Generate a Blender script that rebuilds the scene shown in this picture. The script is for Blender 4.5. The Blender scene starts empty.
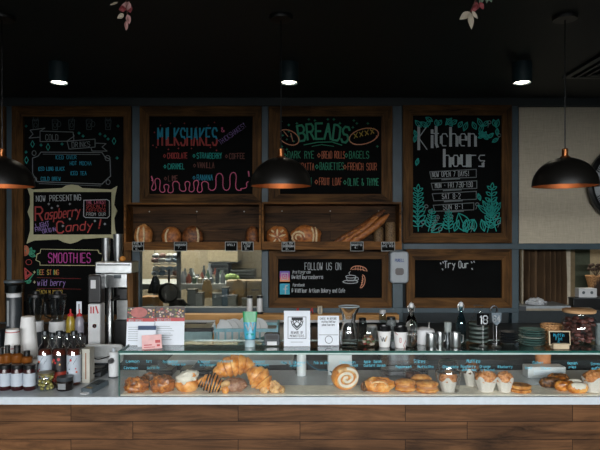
import bpy, math, random
from mathutils import Vector, Matrix, noise
random.seed(7)
PI = math.pi
S = bpy.context.scene
COL = S.collection

# ------------------------------------------------------------------ camera, world, light, exposure
F = 583.0                      # focal length in pixels of the 600x450 frame
EYE = 1.70
HZ = 235.0                     # picture row of the horizon
ZC = 0.95                      # counter top height
cam_d = bpy.data.cameras.new('camera'); cam = bpy.data.objects.new('camera', cam_d); COL.objects.link(cam)
cam_d.sensor_width = 36; cam_d.lens = 36 * F / 600; cam_d.shift_y = 10 / 600.0
cam.location = (0, 0, EYE); cam.rotation_euler = (PI / 2, 0, 0); cam_d.clip_start = 0.05
S.camera = cam
w = bpy.data.worlds.new('world'); S.world = w; w.use_nodes = True
w.node_tree.nodes['Background'].inputs[0].default_value = (0.55, 0.68, 0.8, 1)
w.node_tree.nodes['Background'].inputs[1].default_value = 0.25
S.view_settings.view_transform = 'Standard'; S.view_settings.look = 'None'
S.view_settings.gamma = 1; S.view_settings.use_curve_mapping = False
S.view_settings.exposure = 0.22
S.cycles.transparent_max_bounces = 24; S.cycles.max_bounces = 8; S.cycles.caustics_refractive = False
S.cycles.caustics_reflective = False; S.cycles.sample_clamp_indirect = 4.0

def area(name, loc, rot, sx, sy, power, col):
    l = bpy.data.lights.new(name, 'AREA'); l.shape = 'RECTANGLE'; l.size = sx; l.size_y = sy; l.energy = power; l.color = col
    o = bpy.data.objects.new(name, l); COL.objects.link(o); o.location = loc; o.rotation_euler = rot
    return o
# daylight that falls through the shop front behind the camera
area('daylight', (-0.6, -7.0, 3.68), (math.radians(77), 0, 0), 13, 2.8, 4650, (0.97, 0.985, 1.0))
area('kitchen_light', (-1.3, 6.6, 2.7), (0, 0, 0), 1.6, 0.5, 105, (1.0, 0.96, 0.88))
area('back_room_light', (2.4, 5.85, 2.7), (0, 0, 0), 0.6, 0.3, 22, (1.0, 0.94, 0.82))

# ------------------------------------------------------------------ helpers
def W(px, py, d): return Vector(((px - 300) * d / F, d, EYE - (py - HZ) * d / F))
def X(px, d): return (px - 300) * d / F
def Z(py, d): return EYE - (py - HZ) * d / F
def L(n, d): return n * d / F

class MB:
    """collects shapes and links them as one mesh object"""
    def __init__(s): s.v = []; s.f = []; s.m = []; s.mi = 0
    def add(s, vs, fs):
        b = len(s.v); s.v += [tuple(v) for v in vs]; s.f += [tuple(i + b for i in f) for f in fs]; s.m += [s.mi] * len(fs)
        return s
    def box(s, x0, x1, y0, y1, z0, z1, M=None):
        vs = [Vector((x, y, z)) for x in (x0, x1) for y in (y0, y1) for z in (z0, z1)]
        if M is not None: vs = [M @ v for v in vs]
        return s.add(vs, [(0, 1, 3, 2), (4, 6, 7, 5), (0, 4, 5, 1), (2, 3, 7, 6), (0, 2, 6, 4), (1, 5, 7, 3)])
    def lathe(s, prof, n=24, M=None, sx=1, sy=1, cap=True):
        vs = []; fs = []
        for r, z in prof:
            for k in range(n):
                a = 2 * PI * k / n; vs.append(Vector((r * math.cos(a) * sx, r * math.sin(a) * sy, z)))
        if M is not None: vs = [M @ v for v in vs]
        for i in range(len(prof) - 1):
            for k in range(n):
                k2 = (k + 1) % n; fs.append((i * n + k, i * n + k2, (i + 1) * n + k2, (i + 1) * n + k))
        if cap and prof[0][0] > 1e-5: fs.append(tuple(range(n))[::-1])
        if cap and prof[-1][0] > 1e-5: fs.append(tuple((len(prof) - 1) * n + k for k in range(n)))
        return s.add(vs, fs)
    def tube(s, pts, r, n=8, closed=False):
        pts = [Vector(p) for p in pts]; m = len(pts); rs = r if isinstance(r, (list, tuple)) else [r] * m
        vs = []; fs = []
        up = None
        for i, p in enumerate(pts):
            t = (pts[min(i + 1, m - 1)] - pts[max(i - 1, 0)])
            if t.length < 1e-9: t = Vector((0, 0, 1))
            t.normalize()
            if up is None: up = t.orthogonal().normalized()
            up = (up - t * up.dot(t))
            if up.length < 1e-6: up = t.orthogonal()
            up.normalize(); b = t.cross(up)
            for k in range(n):
                a = 2 * PI * k / n; vs.append(p + (up * math.cos(a) + b * math.sin(a)) * rs[i])
        for i in range(m - 1):
            for k in range(n):
                k2 = (k + 1) % n; fs.append((i * n + k, i * n + k2, (i + 1) * n + k2, (i + 1) * n + k))
        fs.append(tuple(range(n))[::-1]); fs.append(tuple((m - 1) * n + k for k in range(n)))
        return s.add(vs, fs)
    def lump(s, c, r, amp=0.12, freq=3.0, seed=0, n=22, rings=14, flat=0.7, M=None):
        """a baked lump: ellipsoid with bumps and a flattened foot"""
        vs = []; fs = []
        for i in range(rings + 1):
            th = PI * i / rings
            for k in range(n):
                a = 2 * PI * k / n
                d = Vector((math.sin(th) * math.cos(a), math.sin(th) * math.sin(a), math.cos(th)))
                q = 1 + amp * noise.noise(d * freq + Vector((seed * 7.3, seed * 3.1, seed))) + amp * .5 * noise.noise(d * freq * 2.3 + Vector((seed, 5, 9)))
                v = Vector((d.x * r[0] * q, d.y * r[1] * q, d.z * r[2] * q))
                if v.z < -r[2] * flat: v.z = -r[2] * flat
                if M is not None: v = M @ v
                vs.append(v + Vector(c))
        for i in range(rings):
            for k in range(n):
                k2 = (k + 1) % n; fs.append((i * n + k, (i + 1) * n + k, (i + 1) * n + k2, i * n + k2))
        return s.add(vs, fs)
    def prism(s, poly, y0, y1):
        """poly of (x, z) extruded between two depths"""
        n = len(poly); vs = [(x, y0, z) for x, z in poly] + [(x, y1, z) for x, z in poly]
        fs = [tuple(range(n)), tuple(range(2 * n - 1, n - 1, -1))] + [(i, i + n, (i + 1) % n + n, (i + 1) % n) for i in range(n)]
        return s.add(vs, fs)
    def ribbon(s, pts, wd, y):
        """flat chalk stroke in the XZ plane, facing the customer"""
        for (x0, z0), (x1, z1) in zip(pts[:-1], pts[1:]):
            dx, dz = x1 - x0, z1 - z0; l = math.hypot(dx, dz)
            if l < 1e-7: continue
            dx /= l; dz /= l; e = wd * .3; nx, nz = -dz * wd / 2, dx * wd / 2
            a = (x0 - dx * e, z0 - dz * e); b = (x1 + dx * e, z1 + dz * e)
            s.k = getattr(s, 'k', 0) + 1; yy = y - (s.k % 12) * 3e-5
            s.add([(a[0] + nx, yy, a[1] + nz), (a[0] - nx, yy, a[1] - nz), (b[0] - nx, yy, b[1] - nz), (b[0] + nx, yy, b[1] + nz)], [(0, 1, 2, 3)])
        return s
    def build(s, name, mat, parent=None, smooth=False, bevel=0, kind=None):
        me = bpy.data.meshes.new(name); me.from_pydata(s.v, [], s.f); me.update()
        for m in (mat if isinstance(mat, (list, tuple)) else [mat]): me.materials.append(m)
        for i, p in enumerate(me.polygons): p.material_index = s.m[i]; p.use_smooth = smooth
        if smooth: me.set_sharp_from_angle(angle=math.radians(42))
        o = bpy.data.objects.new(name, me); COL.objects.link(o)
        if parent is not None: o.parent = parent
        if bevel:
            b = o.modifiers.new('bevel', 'BEVEL'); b.width = bevel; b.segments = 2; b.limit_method = 'ANGLE'
        if kind: o['kind'] = kind
        return o

def box(name, mat, parent, *a, bevel=0, M=None): return MB().box(*a, M=M).build(name, mat, parent, bevel=bevel)
def thing(name, label, cat, loc=(0, 0, 0), group=None, rz=0):
    o = bpy.data.objects.new(name, None); o.empty_display_size = .05; COL.objects.link(o)
    o.location = loc; o.rotation_euler = (0, 0, rz); o['label'] = label; o['category'] = cat
    if group: o['group'] = group
    return o
def tag(o, label, cat, group=None):
    o['label'] = label; o['category'] = cat
    if group: o['group'] = group
    return o
KIDS = {}
def dup(root, loc, label, rz=None):
    r = root.copy(); COL.objects.link(r); r.location = loc; r['label'] = label
    if rz is not None: r.rotation_euler = (0, 0, rz)
    for ch in [o for o in COL.objects if o.parent == root]:
        c = ch.copy(); COL.objects.link(c); c.parent = r
        for g in [o for o in COL.objects if o.parent == ch]:
            d = g.copy(); COL.objects.link(d); d.parent = c
    return r
def struct(name, mb, mat, bevel=0): return mb.build(name, mat, kind='structure', bevel=bevel)
def Rx(a): return Matrix.Rotation(a, 4, 'X')
def Ry(a): return Matrix.Rotation(a, 4, 'Y')
def Rz(a): return Matrix.Rotation(a, 4, 'Z')
def Tr(x, y, z): return Matrix.Translation((x, y, z))

# ------------------------------------------------------------------ materials
def srgb(h):
    c = [int(h[i:i + 2], 16) / 255 for i in (0, 2, 4)]
    return tuple(x / 12.92 if x <= .04045 else ((x + .055) / 1.055) ** 2.4 for x in c) + (1,)
def newmat(name):
    m = bpy.data.materials.new(name); m.use_nodes = True
    return m, m.node_tree, m.node_tree.nodes['Principled BSDF']
def plain(name, h, rough=.5, metal=0, var=.12, scale=30, bump=0, spec=.5):
    m, nt, b = newmat(name); c = srgb(h)
    n = nt.nodes.new('ShaderNodeTexNoise'); n.inputs['Scale'].default_value = scale; n.inputs['Detail'].default_value = 3
    tc = nt.nodes.new('ShaderNodeTexCoord'); nt.links.new(tc.outputs['Object'], n.inputs['Vector'])
    r = nt.nodes.new('ShaderNodeValToRGB'); nt.links.new(n.outputs['Fac'], r.inputs[0])
    r.color_ramp.elements[0].position = .3; r.color_ramp.elements[1].position = .7
    r.color_ramp.elements[0].color = tuple(x * (1 - var) for x in c[:3]) + (1,)
    r.color_ramp.elements[1].color = tuple(min(1, x * (1 + var)) for x in c[:3]) + (1,)
    nt.links.new(r.outputs[0], b.inputs['Base Color'])
    b.inputs['Roughness'].default_value = rough; b.inputs['Metallic'].default_value = metal; b.inputs['Specular IOR Level'].default_value = spec
    if bump:
        bp = nt.nodes.new('ShaderNodeBump'); bp.inputs['Strength'].default_value = bump; bp.inputs['Distance'].default_value = .01
        nt.links.new(n.outputs['Fac'], bp.inputs['Height']); nt.links.new(bp.outputs[0], b.inputs['Normal'])
    return m
def wood(name, dark, light, axis='X', scale=1.0, rough=.6, planks=None):
    m, nt, b = newmat(name)
    tc = nt.nodes.new('ShaderNodeTexCoord'); mp = nt.nodes.new('ShaderNodeMapping')
    sc = {'X': (2, 22, 22), 'Y': (22, 2, 22), 'Z': (22, 22, 2)}[axis]
    mp.inputs['Scale'].default_value = tuple(x * scale for x in sc)
    nt.links.new(tc.outputs['Object'], mp.inputs[0])
    n = nt.nodes.new('ShaderNodeTexNoise'); n.inputs['Scale'].default_value = 1; n.inputs['Detail'].default_value = 6; n.inputs['Distortion'].default_value = .8 if not planks else 1.1; n.inputs['Roughness'].default_value = .68
    nt.links.new(mp.outputs[0], n.inputs['Vector'])
    if planks:
        sp0 = nt.nodes.new('ShaderNodeSeparateXYZ'); nt.links.new(tc.outputs['Object'], sp0.inputs[0])
        cb0 = nt.nodes.new('ShaderNodeCombineXYZ'); nt.links.new(sp0.outputs['X'], cb0.inputs['X']); nt.links.new(sp0.outputs['Z'], cb0.inputs['Y'])
        b0 = nt.nodes.new('ShaderNodeTexBrick'); b0.inputs['Scale'].default_value = 1; b0.inputs['Brick Width'].default_value = planks[0]; b0.inputs['Row Height'].default_value = planks[1]
        b0.inputs['Mortar Size'].default_value = 0; b0.inputs['Color1'].default_value = (0, 0, 0, 1); b0.inputs['Color2'].default_value = (1, 1, 1, 1); b0.offset = .37
        nt.links.new(cb0.outputs[0], b0.inputs['Vector']); vm = nt.nodes.new('ShaderNodeVectorMath'); vm.operation = 'SCALE'; vm.inputs['Scale'].default_value = 37
        nt.links.new(b0.outputs['Color'], vm.inputs[0]); va = nt.nodes.new('ShaderNodeVectorMath'); va.operation = 'ADD'
        nt.links.new(mp.outputs[0], va.inputs[0]); nt.links.new(vm.outputs[0], va.inputs[1]); nt.links.new(va.outputs[0], n.inputs['Vector'])
    n2 = nt.nodes.new('ShaderNodeTexNoise'); n2.inputs['Scale'].default_value = 3.0 * scale; n2.inputs['Detail'].default_value = 2
    nt.links.new(tc.outputs['Object'], n2.inputs['Vector'])
    mx = nt.nodes.new('ShaderNodeMath'); mx.operation = 'MULTIPLY_ADD'; mx.inputs[1].default_value = .45
    nt.links.new(n2.outputs['Fac'], mx.inputs[0]); nt.links.new(n.outputs['Fac'], mx.inputs[2])
    r = nt.nodes.new('ShaderNodeValToRGB'); nt.links.new(mx.outputs[0], r.inputs[0])
    r.color_ramp.elements[0].position = .5; r.color_ramp.elements[1].position = .95
    r.color_ramp.elements[0].color = srgb(dark); r.color_ramp.elements[1].color = srgb(light)
    out = r.outputs[0]
    if planks:
        sep = nt.nodes.new('ShaderNodeSeparateXYZ'); nt.links.new(tc.outputs['Object'], sep.inputs[0])
        cb = nt.nodes.new('ShaderNodeCombineXYZ'); nt.links.new(sep.outputs['X'], cb.inputs['X']); nt.links.new(sep.outputs['Z'], cb.inputs['Y'])
        br = nt.nodes.new('ShaderNodeTexBrick'); br.inputs['Scale'].default_value = 1
        br.inputs['Brick Width'].default_value = planks[0]; br.inputs['Row Height'].default_value = planks[1]
        br.inputs['Mortar Size'].default_value = .0016; br.inputs['Mortar Smooth'].default_value = .1
        br.inputs['Color1'].default_value = (.72, .72, .72, 1); br.inputs['Color2'].default_value = (1.2, 1.16, 1.1, 1)
        br.inputs['Mortar'].default_value = (.12, .1, .09, 1); br.offset = .37
        nt.links.new(cb.outputs[0], br.inputs['Vector'])
        mm = nt.nodes.new('ShaderNodeMix'); mm.data_type = 'RGBA'; mm.blend_type = 'MULTIPLY'; mm.inputs[0].default_value = 1; mm.clamp_result = False
        nt.links.new(out, mm.inputs[6]); nt.links.new(br.outputs['Color'], mm.inputs[7]); out = mm.outputs[2]
    nt.links.new(out, b.inputs['Base Color']); b.inputs['Roughness'].default_value = rough; b.inputs['Specular IOR Level'].default_value = .12
    bp = nt.nodes.new('ShaderNodeBump'); bp.inputs['Strength'].default_value = .35; bp.inputs['Distance'].default_value = .004
    nt.links.new(n.outputs['Fac'], bp.inputs['Height']); nt.links.new(bp.outputs[0], b.inputs['Normal'])
    return m
def glass(name, tint=(1, 1, 1), refl=1.0, rough=.02):
    m, nt, b = newmat(name); nt.nodes.remove(b)
    out = nt.nodes['Material Output']
    t = nt.nodes.new('ShaderNodeBsdfTransparent'); t.inputs[0].default_value = tint + (1,)
    g = nt.nodes.new('ShaderNodeBsdfGlossy'); g.inputs['Roughness'].default_value = rough
    lw = nt.nodes.new('ShaderNodeLayerWeight'); lw.inputs[0].default_value = .5
    pw = nt.nodes.new('ShaderNodeMath'); pw.operation = 'POWER'; pw.inputs[1].default_value = 3.2; nt.links.new(lw.outputs['Facing'], pw.inputs[0])
    ma = nt.nodes.new('ShaderNodeMath'); ma.operation = 'MULTIPLY_ADD'; ma.use_clamp = True
    ma.inputs[1].default_value = .8 * refl; ma.inputs[2].default_value = .045 * refl; nt.links.new(pw.outputs[0], ma.inputs[0])
    mx = nt.nodes.new('ShaderNodeMixShader'); nt.links.new(ma.outputs[0], mx.inputs[0]); nt.links.new(t.outputs[0], mx.inputs[1]); nt.links.new(g.outputs[0], mx.inputs[2])
    nt.links.new(mx.outputs[0], out.inputs[0])
    return m
def emit(name, col, st):
    m, nt, b = newmat(name); b.inputs['Base Color'].default_value = col + (1,)
    b.inputs['Emission Color'].default_value = col + (1,); b.inputs['Emission Strength'].default_value = st
    return m
def crust(name, cols, scale=40, rough=.55, bump=.6):
    m, nt, b = newmat(name); tc = nt.nodes.new('ShaderNodeTexCoord')
    n = nt.nodes.new('ShaderNodeTexNoise'); n.inputs['Scale'].default_value = scale; n.inputs['Detail'].default_value = 5
    nt.links.new(tc.outputs['Object'], n.inputs['Vector'])
    r = nt.nodes.new('ShaderNodeValToRGB'); nt.links.new(n.outputs['Fac'], r.inputs[0]); e = r.color_ramp.elements
    e[0].position = .3; e[1].position = .72; e[0].color = srgb(cols[0]); e[1].color = srgb(cols[-1])
    for i, c in enumerate(cols[1:-1]):
        q = e.new(.3 + .42 * (i + 1) / (len(cols) - 1)); q.color = srgb(c)
    nt.links.new(r.outputs[0], b.inputs['Base Color']); b.inputs['Roughness'].default_value = rough
    bp = nt.nodes.new('ShaderNodeBump'); bp.inputs['Strength'].default_value = bump; bp.inputs['Distance'].default_value = .004
    nt.links.new(n.outputs['Fac'], bp.inputs['Height']); nt.links.new(bp.outputs[0], b.inputs['Normal'])
    return m

M = {}
M['ceiling'] = plain('ceiling_paint', '080f0e', .6, var=.1)
M['wall'] = plain('charcoal_wall_paint', '20282b', .7)
M['cream'] = plain('cream_wall_paint', '8f8674', .8)
M['cabinet'] = plain('dark_cabinet', '17191b', .5)
M['trim'] = plain('slate_blue_paint', '32444c', .5, var=.15, scale=8)
M['frame'] = wood('recycled_timber', '1c1006', '6b4a26', 'X')
M['framev'] = wood('recycled_timber_upright', '1c1006', '6b4a26', 'Z')
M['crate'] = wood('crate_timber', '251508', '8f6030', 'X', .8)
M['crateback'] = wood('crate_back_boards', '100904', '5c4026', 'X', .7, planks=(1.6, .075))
M['counter'] = wood('counter_planks', '1c1109', '6a4a30', 'X', .95, planks=(.78, .083), rough=.5)
M['pale_wood'] = wood('pale_timber', 'a57845', 'cfa26c', 'X')
M['lidwood'] = wood('bamboo_lid', 'a37b52', 'cda57a', 'X')
M['stone'] = plain('pale_stone', 'b6bec3', .25, var=.05, scale=40)
M['white_top'] = plain('white_bench_top', '9da3a4', .35, var=.04)
M['dark_top'] = plain('dark_bench_top', '232627', .35, var=.08)
M['board'] = plain('chalkboard', '040505', .85, var=.4, scale=6, spec=.12)
M['glass'] = glass('clear_glass', (.96, .97, .97), .75)
M['case_glass'] = glass('cabinet_glass', (.965, .985, .978), .3)
M['window_glass'] = glass('window_glass', (.86, .86, .82), 1.1)
M['glass_edge'] = plain('green_glass_edge', '0f4a42', .15, var=.05)
M['edge_light'] = plain('pale_glass_bevel', 'a9beb8', .15, var=.05)
M['blue_glass'] = glass('bluish_glass', (.6, .74, .78))
M['smoke'] = glass('smoked_plastic', (.5, .55, .56), 1.2)
M['steel'] = plain('brushed_steel', 'b5b8b8', .3, 1, var=.08)
M['steel_d'] = plain('dark_steel', '54585a', .35, 1, var=.08)
M['white'] = plain('white_plastic', 'c6c8c9', .4, var=.03)
M['paper'] = plain('white_paper', 'd3d9e0', .7, var=.02)
M['cup'] = plain('white_paper_cup', 'd8d8d6', .6, var=.02)
M['black'] = plain('black_plastic', '0c0d0e', .35, var=.1)
M['black_m'] = plain('black_metal', '171512', .42, .2, var=.1)
M['charcoal'] = plain('charcoal_plastic', '2d3236', .4, var=.1)
M['grey'] = plain('grey_plastic', '485257', .45, var=.1)
M['copper'] = plain('brushed_copper', '9a6038', .35, .9)
M['copper_in'] = plain('copper_lining', '9c6a48', .4, .7)
M['bulb'] = emit('warm_bulb', (1, .6, .3), 3)
M['led'] = emit('downlight_lens', (1, .9, .72), 14)
M['downl'] = plain('teal_grey_lamp_body', '1f3338', .5)
M['c_ink3'] = plain('blue_ink', '27407a', .6)
def chalk(n, h, var=.3): M[n] = plain(n + '_chalk', h, .95, var=var, scale=500, spec=.1)
for n, h in dict(white='a2a8aa', grey='6d7375', teal='2f8f86', green='3c8369', blue='2f88a0', red='9c4543', pink='c2647f', purple='8670a4', orange='a5624a', brown='6a4842', cream='b9b58c', yellow='a08a44', magenta='a8488c', dim='3c4446', salmon='c98d70').items(): chalk('c_' + n, h)
M['glass_text'] = plain('blue_paint_pen', '5fc0d6', .6)

def real_glass(name):
    m, nt, b = newmat(name); b.inputs['Transmission Weight'].default_value = 1; b.inputs['Roughness'].default_value = .02; b.inputs['IOR'].default_value = 1.45; b.inputs['Base Color'].default_value = (.96, .97, .97, 1)
    return m
M['crystal'] = real_glass('thick_clear_glass')
# ------------------------------------------------------------------ chalk handwriting: single-stroke alphabet on a 4 x 8 grid (baseline 2)
G = {'A': '022842 1535', 'C': '4738180703123243', 'D': '02082847433202', 'E': '48080242 0535',
 'F': '480802 0535', 'G': '4738180703123243453525', 'H': '0802 4842 0545', 'I': '2822', 'J': '4843321203', 'K': '0802 480542', 'L': '080242',
 'M': '0208254842', 'N': '02084248', 'O': '180703123243473818', 'P': '02083847463505', 'Q': '180703123243473818 2442', 'R': '02083847463505 2542',
 'S': '473818070615354443321203', 'T': '0848 2822', 'U': '080312324348', 'V': '082248', 'W': '0812253248', 'X': '0842 0248', 'Y': '082548 2522', 'Z': '08480242',
 '0': '180703123243473818', '1': '172822', '2': '07183847460242', '3': '0718384746354443321203 1535', '4': '32380444', '6': '473818070312324344351504',
 '7': '084812', '8': '180706153546473818 150403123243443515', 'a': '461605031232434642', 'b': '0802 0516364543321203', 'c': '45361605031232',
 'd': '4842 45361605031232', 'e': '044445361605031232', 'f': '48382722 0636', 'g': '45361605031333 4640301000', 'h': '0802 0516364542', 'i': '2622 2827',
 'j': '46413000', 'k': '0802 4604 1542', 'l': '2822', 'm': '0602 05162522 25364542', 'n': '0602 0516364542', 'o': '160503123243453616',
 'p': '0600 0516364543321203', 'r': '0602 05163646', 's': '4636160514344433321202', 't': '28233242 0646', 'u': '0603123243 4642', 'v': '062246',
 'w': '0612253246', 'x': '0642 0246', 'y': '0624 4610', 'z': '06460242', '!': '2824 2322', '&': '42071827160312324344', '-': '1535', '.': '2322',
 ':': '2625 2322', "'": '2827', '@': '3544332334364644 473818070312', '?': '071838474624 2322', '"': '1816 3836', '/': '0248', ',': '2311'}
G['B'] = '02083847463505 3544433202'
def strokes(text, x, y, h, wd, slant=0., rot=0., jit=.0, curve=0.):
    """lines of the text in picture-plane units; x, y is the left end of the baseline, y grows downward"""
    res = []; adv = wd; n = len(text); cx = 0
    for i, ch in enumerate(text):
        g = G.get(ch)
        if g:
            jy = random.uniform(-jit, jit) * h
            for st in g.split():
                pts = []
                for k in range(0, len(st) - 1, 2):
                    u = int(st[k]) / 4 * adv * .68; v = (int(st[k + 1]) - 2) / 6 * h
                    px = cx + u + v * slant; py = v + jy + curve * math.sin(PI * (i + .5) / max(n, 1))
                    pts.append((x + px * math.cos(rot) - py * math.sin(rot), y - px * math.sin(rot) - py * math.cos(rot)))
                res.append(pts)
        cx += adv * (.6 if ch in "Ii!1.':l," else 1)
    return res
class Chalk:
    """writing and drawings on one flat face; picture units scaled to metres about the thing's origin"""
    def __init__(s, ox, oy, d): s.ox, s.oy, s.d = ox, oy, d; s.by = {}
    def P(s, p): return ((p[0] - s.ox) * s.d / F, -(p[1] - s.oy) * s.d / F)
    def line(s, col, pts, wd=.7): s.by.setdefault(col, MB()).ribbon([s.P(p) for p in pts], L(wd, s.d), 0); return s
    def text(s, col, t, x0, x1, base, h, wd=.75, **k):
        wd *= .68 if wd < .95 else .9
        units = sum(.6 if c in "Ii!1.':l," else 1 for c in t)
        for st in strokes(t, x0, base, h, (x1 - x0) / units * (1 / math.cos(k.get('rot', 0))), **k): s.line(col, st, wd)
        return s
    def spark(s, col, x, y, r=1.6): s.line(col, [(x - r, y), (x + r, y)], .6); s.line(col, [(x, y - r), (x, y + r)], .6); return s
    def oval(s, col, x, y, rx, ry, wd=.7, rot=0, a0=0, a1=360, n=20):
        pts = []
        for k in range(n + 1):
            a = math.radians(a0 + (a1 - a0) * k / n); u, v = rx * math.cos(a), ry * math.sin(a)
            pts.append((x + u * math.cos(rot) - v * math.sin(rot), y + u * math.sin(rot) + v * math.cos(rot)))
        return s.line(col, pts, wd)
    def leaf(s, col, x, y, l, wdt, ang, wd=.6, vein=True):
        pts = []; n = 8
        for sg in (1, -1):
            rng = range(n + 1) if sg == 1 else range(n, -1, -1)
            for k in rng:
                t = k / n; u = l * t; v = sg * wdt * math.sin(PI * t) * .5
                pts.append((x + u * math.cos(ang) - v * math.sin(ang), y - u * math.sin(ang) - v * math.cos(ang)))
        s.line(col, pts, wd)
        if vein: s.line(col, [(x, y), (x + l * math.cos(ang), y - l * math.sin(ang))], wd * .8)
        return s
    def fern(s, col, x, y, l, ang, n=6, lf=6, wd=.6, bend=.3):
        px, py = x, y; pts = [(x, y)]
        for k in range(n):
            a = ang + bend * k / n; px += l / n * math.cos(a); py -= l / n * math.sin(a); pts.append((px, py))
            q = lf * (1 - .5 * k / n)
            s.leaf(col, px, py, q, q * .42, a + .95, wd, False); s.leaf(col, px, py, q, q * .42, a - .95, wd, False)
        s.line(col, pts, wd)
        s.leaf(col, px, py, lf * .7, lf * .3, ang + bend, wd, False)
        return s
    def emitto(s, parent, y, name='chalk_lettering'):
        for i, (c, mb) in enumerate(s.by.items()):
            mb.v = [(v[0], v[1] + y - .0005 * i, v[2]) for v in mb.v]
            mb.build(name, M[c], parent)

# ------------------------------------------------------------------ the setting
YW = 5.07                       # face of the back wall
ZCL = 2.874
struct('floor', MB().box(-4, 4, -3.6, 8.2, -.05, 0), plain('floor_tiles', '3b3935', .6))
struct('ceiling', MB().box(-4, 4, -3.6, 5.2, ZCL, ZCL + .08), M['ceiling'])
struct('wall_left', MB().box(-4.1, -4, -3.6, 8.2, 0, ZCL), M['wall'])
struct('wall_right', MB().box(4, 4.1, -3.6, 8.2, 0, ZCL), M['wall'])
wf = MB(); wf.box(-4, 4, -3.7, -3.6, 0, .35); wf.box(-4, 4, -3.7, -3.6, 2.55, ZCL); wf.box(-4, -3.5, -3.7, -3.6, .35, 2.55); wf.box(3.5, 4, -3.7, -3.6, .35, 2.55)
struct('wall_front', wf, M['wall'])
wn = MB()
for x in (-3.5, -1.18, 1.14, 3.46): wn.box(x, x + .05, -3.68, -3.62, .35, 2.55)
wn.box(-3.5, 3.5, -3.68, -3.62, .35, .4); wn.box(-3.5, 3.5, -3.68, -3.62, 2.5, 2.55)
struct('window_1', wn, M['trim'])
# back wall with the kitchen hatch and the opening on the right
hx0, hx1, hz0, hz1 = X(139, YW), X(262, YW), Z(308, YW), Z(249, YW)
ox0, oz0, oz1 = X(519, YW), Z(311, YW), Z(249, YW)
wb = MB()
wb.box(-4, hx0, YW, YW + .08, 0, ZCL); wb.box(hx0, hx1, YW, YW + .08, 0, hz0); wb.box(hx0, hx1, YW, YW + .08, hz1, ZCL)
wb.box(hx1, ox0, YW, YW + .08, 0, ZCL); wb.box(ox0, 4, YW, YW + .08, 0, oz0); wb.box(ox0, 4, YW, YW + .08, oz1, ZCL)
struct('wall_back', wb, M['wall'])

# woven cream wallpaper on the panel behind the clock
wm, nt, bs = newmat('woven_wallpaper'); tc = nt.nodes.new('ShaderNodeTexCoord')
n1 = nt.nodes.new('ShaderNodeTexNoise'); n1.inputs['Scale'].default_value = 1; n1.inputs['Detail'].default_value = 3
n2 = nt.nodes.new('ShaderNodeTexNoise'); n2.inputs['Scale'].default_value = 1; n2.inputs['Detail'].default_value = 3
for n, sc in ((n1, (14, 14, 260)), (n2, (260, 14, 14))):
    mp = nt.nodes.new('ShaderNodeMapping'); mp.inputs['Scale'].default_value = sc
    nt.links.new(tc.outputs['Object'], mp.inputs[0]); nt.links.new(mp.outputs[0], n.inputs['Vector'])
ad = nt.nodes.new('ShaderNodeMath'); nt.links.new(n1.outputs['Fac'], ad.inputs[0]); nt.links.new(n2.outputs['Fac'], ad.inputs[1])
rr = nt.nodes.new('ShaderNodeValToRGB'); mu = nt.nodes.new('ShaderNodeMath'); mu.operation = 'MULTIPLY'; mu.inputs[1].default_value = .5
nt.links.new(ad.outputs[0], mu.inputs[0]); nt.links.new(mu.outputs[0], rr.inputs[0])
rr.color_ramp.elements[0].position = .35; rr.color_ramp.elements[0].color = srgb('b0a692'); rr.color_ramp.elements[1].position = .65; rr.color_ramp.elements[1].color = srgb('c8bea8')
nt.links.new(rr.outputs[0], bs.inputs['Base Color']); bs.inputs['Roughness'].default_value = .85
struct('wall_back_panel', MB().box(X(519, 5.04), 4, 5.04, YW, Z(244, 5.04), Z(106.5, 5.04)), wm)

def rail(n, x0, x1, y0, y1, d=4.99): struct('trim_%d' % n, MB().box(X(x0, d), X(x1, d), d, YW, Z(y1, d), Z(y0, d)), M['trim'], bevel=.004)
dz = 4.99
struct('trim_1', MB().box(-4, 4, dz - .01, YW, Z(106, dz), ZCL), plain('dark_teal_paint', '0e1618', .6))
rail(2, 4.5, 11.5, 106, 348); rail(3, 131, 140, 106, 312); rail(4, 261.5, 268.5, 106, 313); rail(5, 392.5, 403, 106, 322)
rail(6, 512, 518.8, 106, 345); rail(7, 403, 900, 243.5, 249.5, 4.985); rail(8, 131, 403, 307.5, 313.5, 4.985); rail(9, 403, 519, 308, 313, 4.985)
# hatch glass
tw = MB().box(hx0, hx1, 5.08, 5.086, hz0, hz1); o = struct('window_2', tw, M['window_glass'])

# kitchen behind the hatch and the little room on the right
struct('wall_kitchen', MB().box(-4, 1.65, 7.6, 7.7, 0, ZCL), plain('kitchen_wall', '9a917c', .7))
struct('wall_partition', MB().box(1.6, 1.7, YW + .08, 7.7, 0, ZCL), M['cream'])
struct('wall_side_room', MB().box(1.7, 4, 6.1, 6.2, 0, ZCL), plain('side_room_wall', '9b8b6c', .8))
struct('ceiling_kitchen', MB().box(-4, 4, 5.15, 8.2, ZCL, ZCL + .08), plain('kitchen_ceiling', '77746c', .8))

# ------------------------------------------------------------------ counter, display case, back benches
cx0, cx1 = -3.4, 3.4
t = thing('service_counter', 'long timber plank fronted counter under the pastry display', 'counter', (0, 2.72, 0), group=None)
MB().box(cx0, cx1, 0, .06, .06, ZC - .037).build('front_panel', M['counter'], t)
MB().box(cx0, cx1, .06, .48, .0, ZC - .04).build('carcass', M['cabinet'], t)
ct = MB().box(cx0, cx1, -.022, .52, ZC - .036, ZC).build('worktop', M['stone'], t, bevel=.003)

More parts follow.
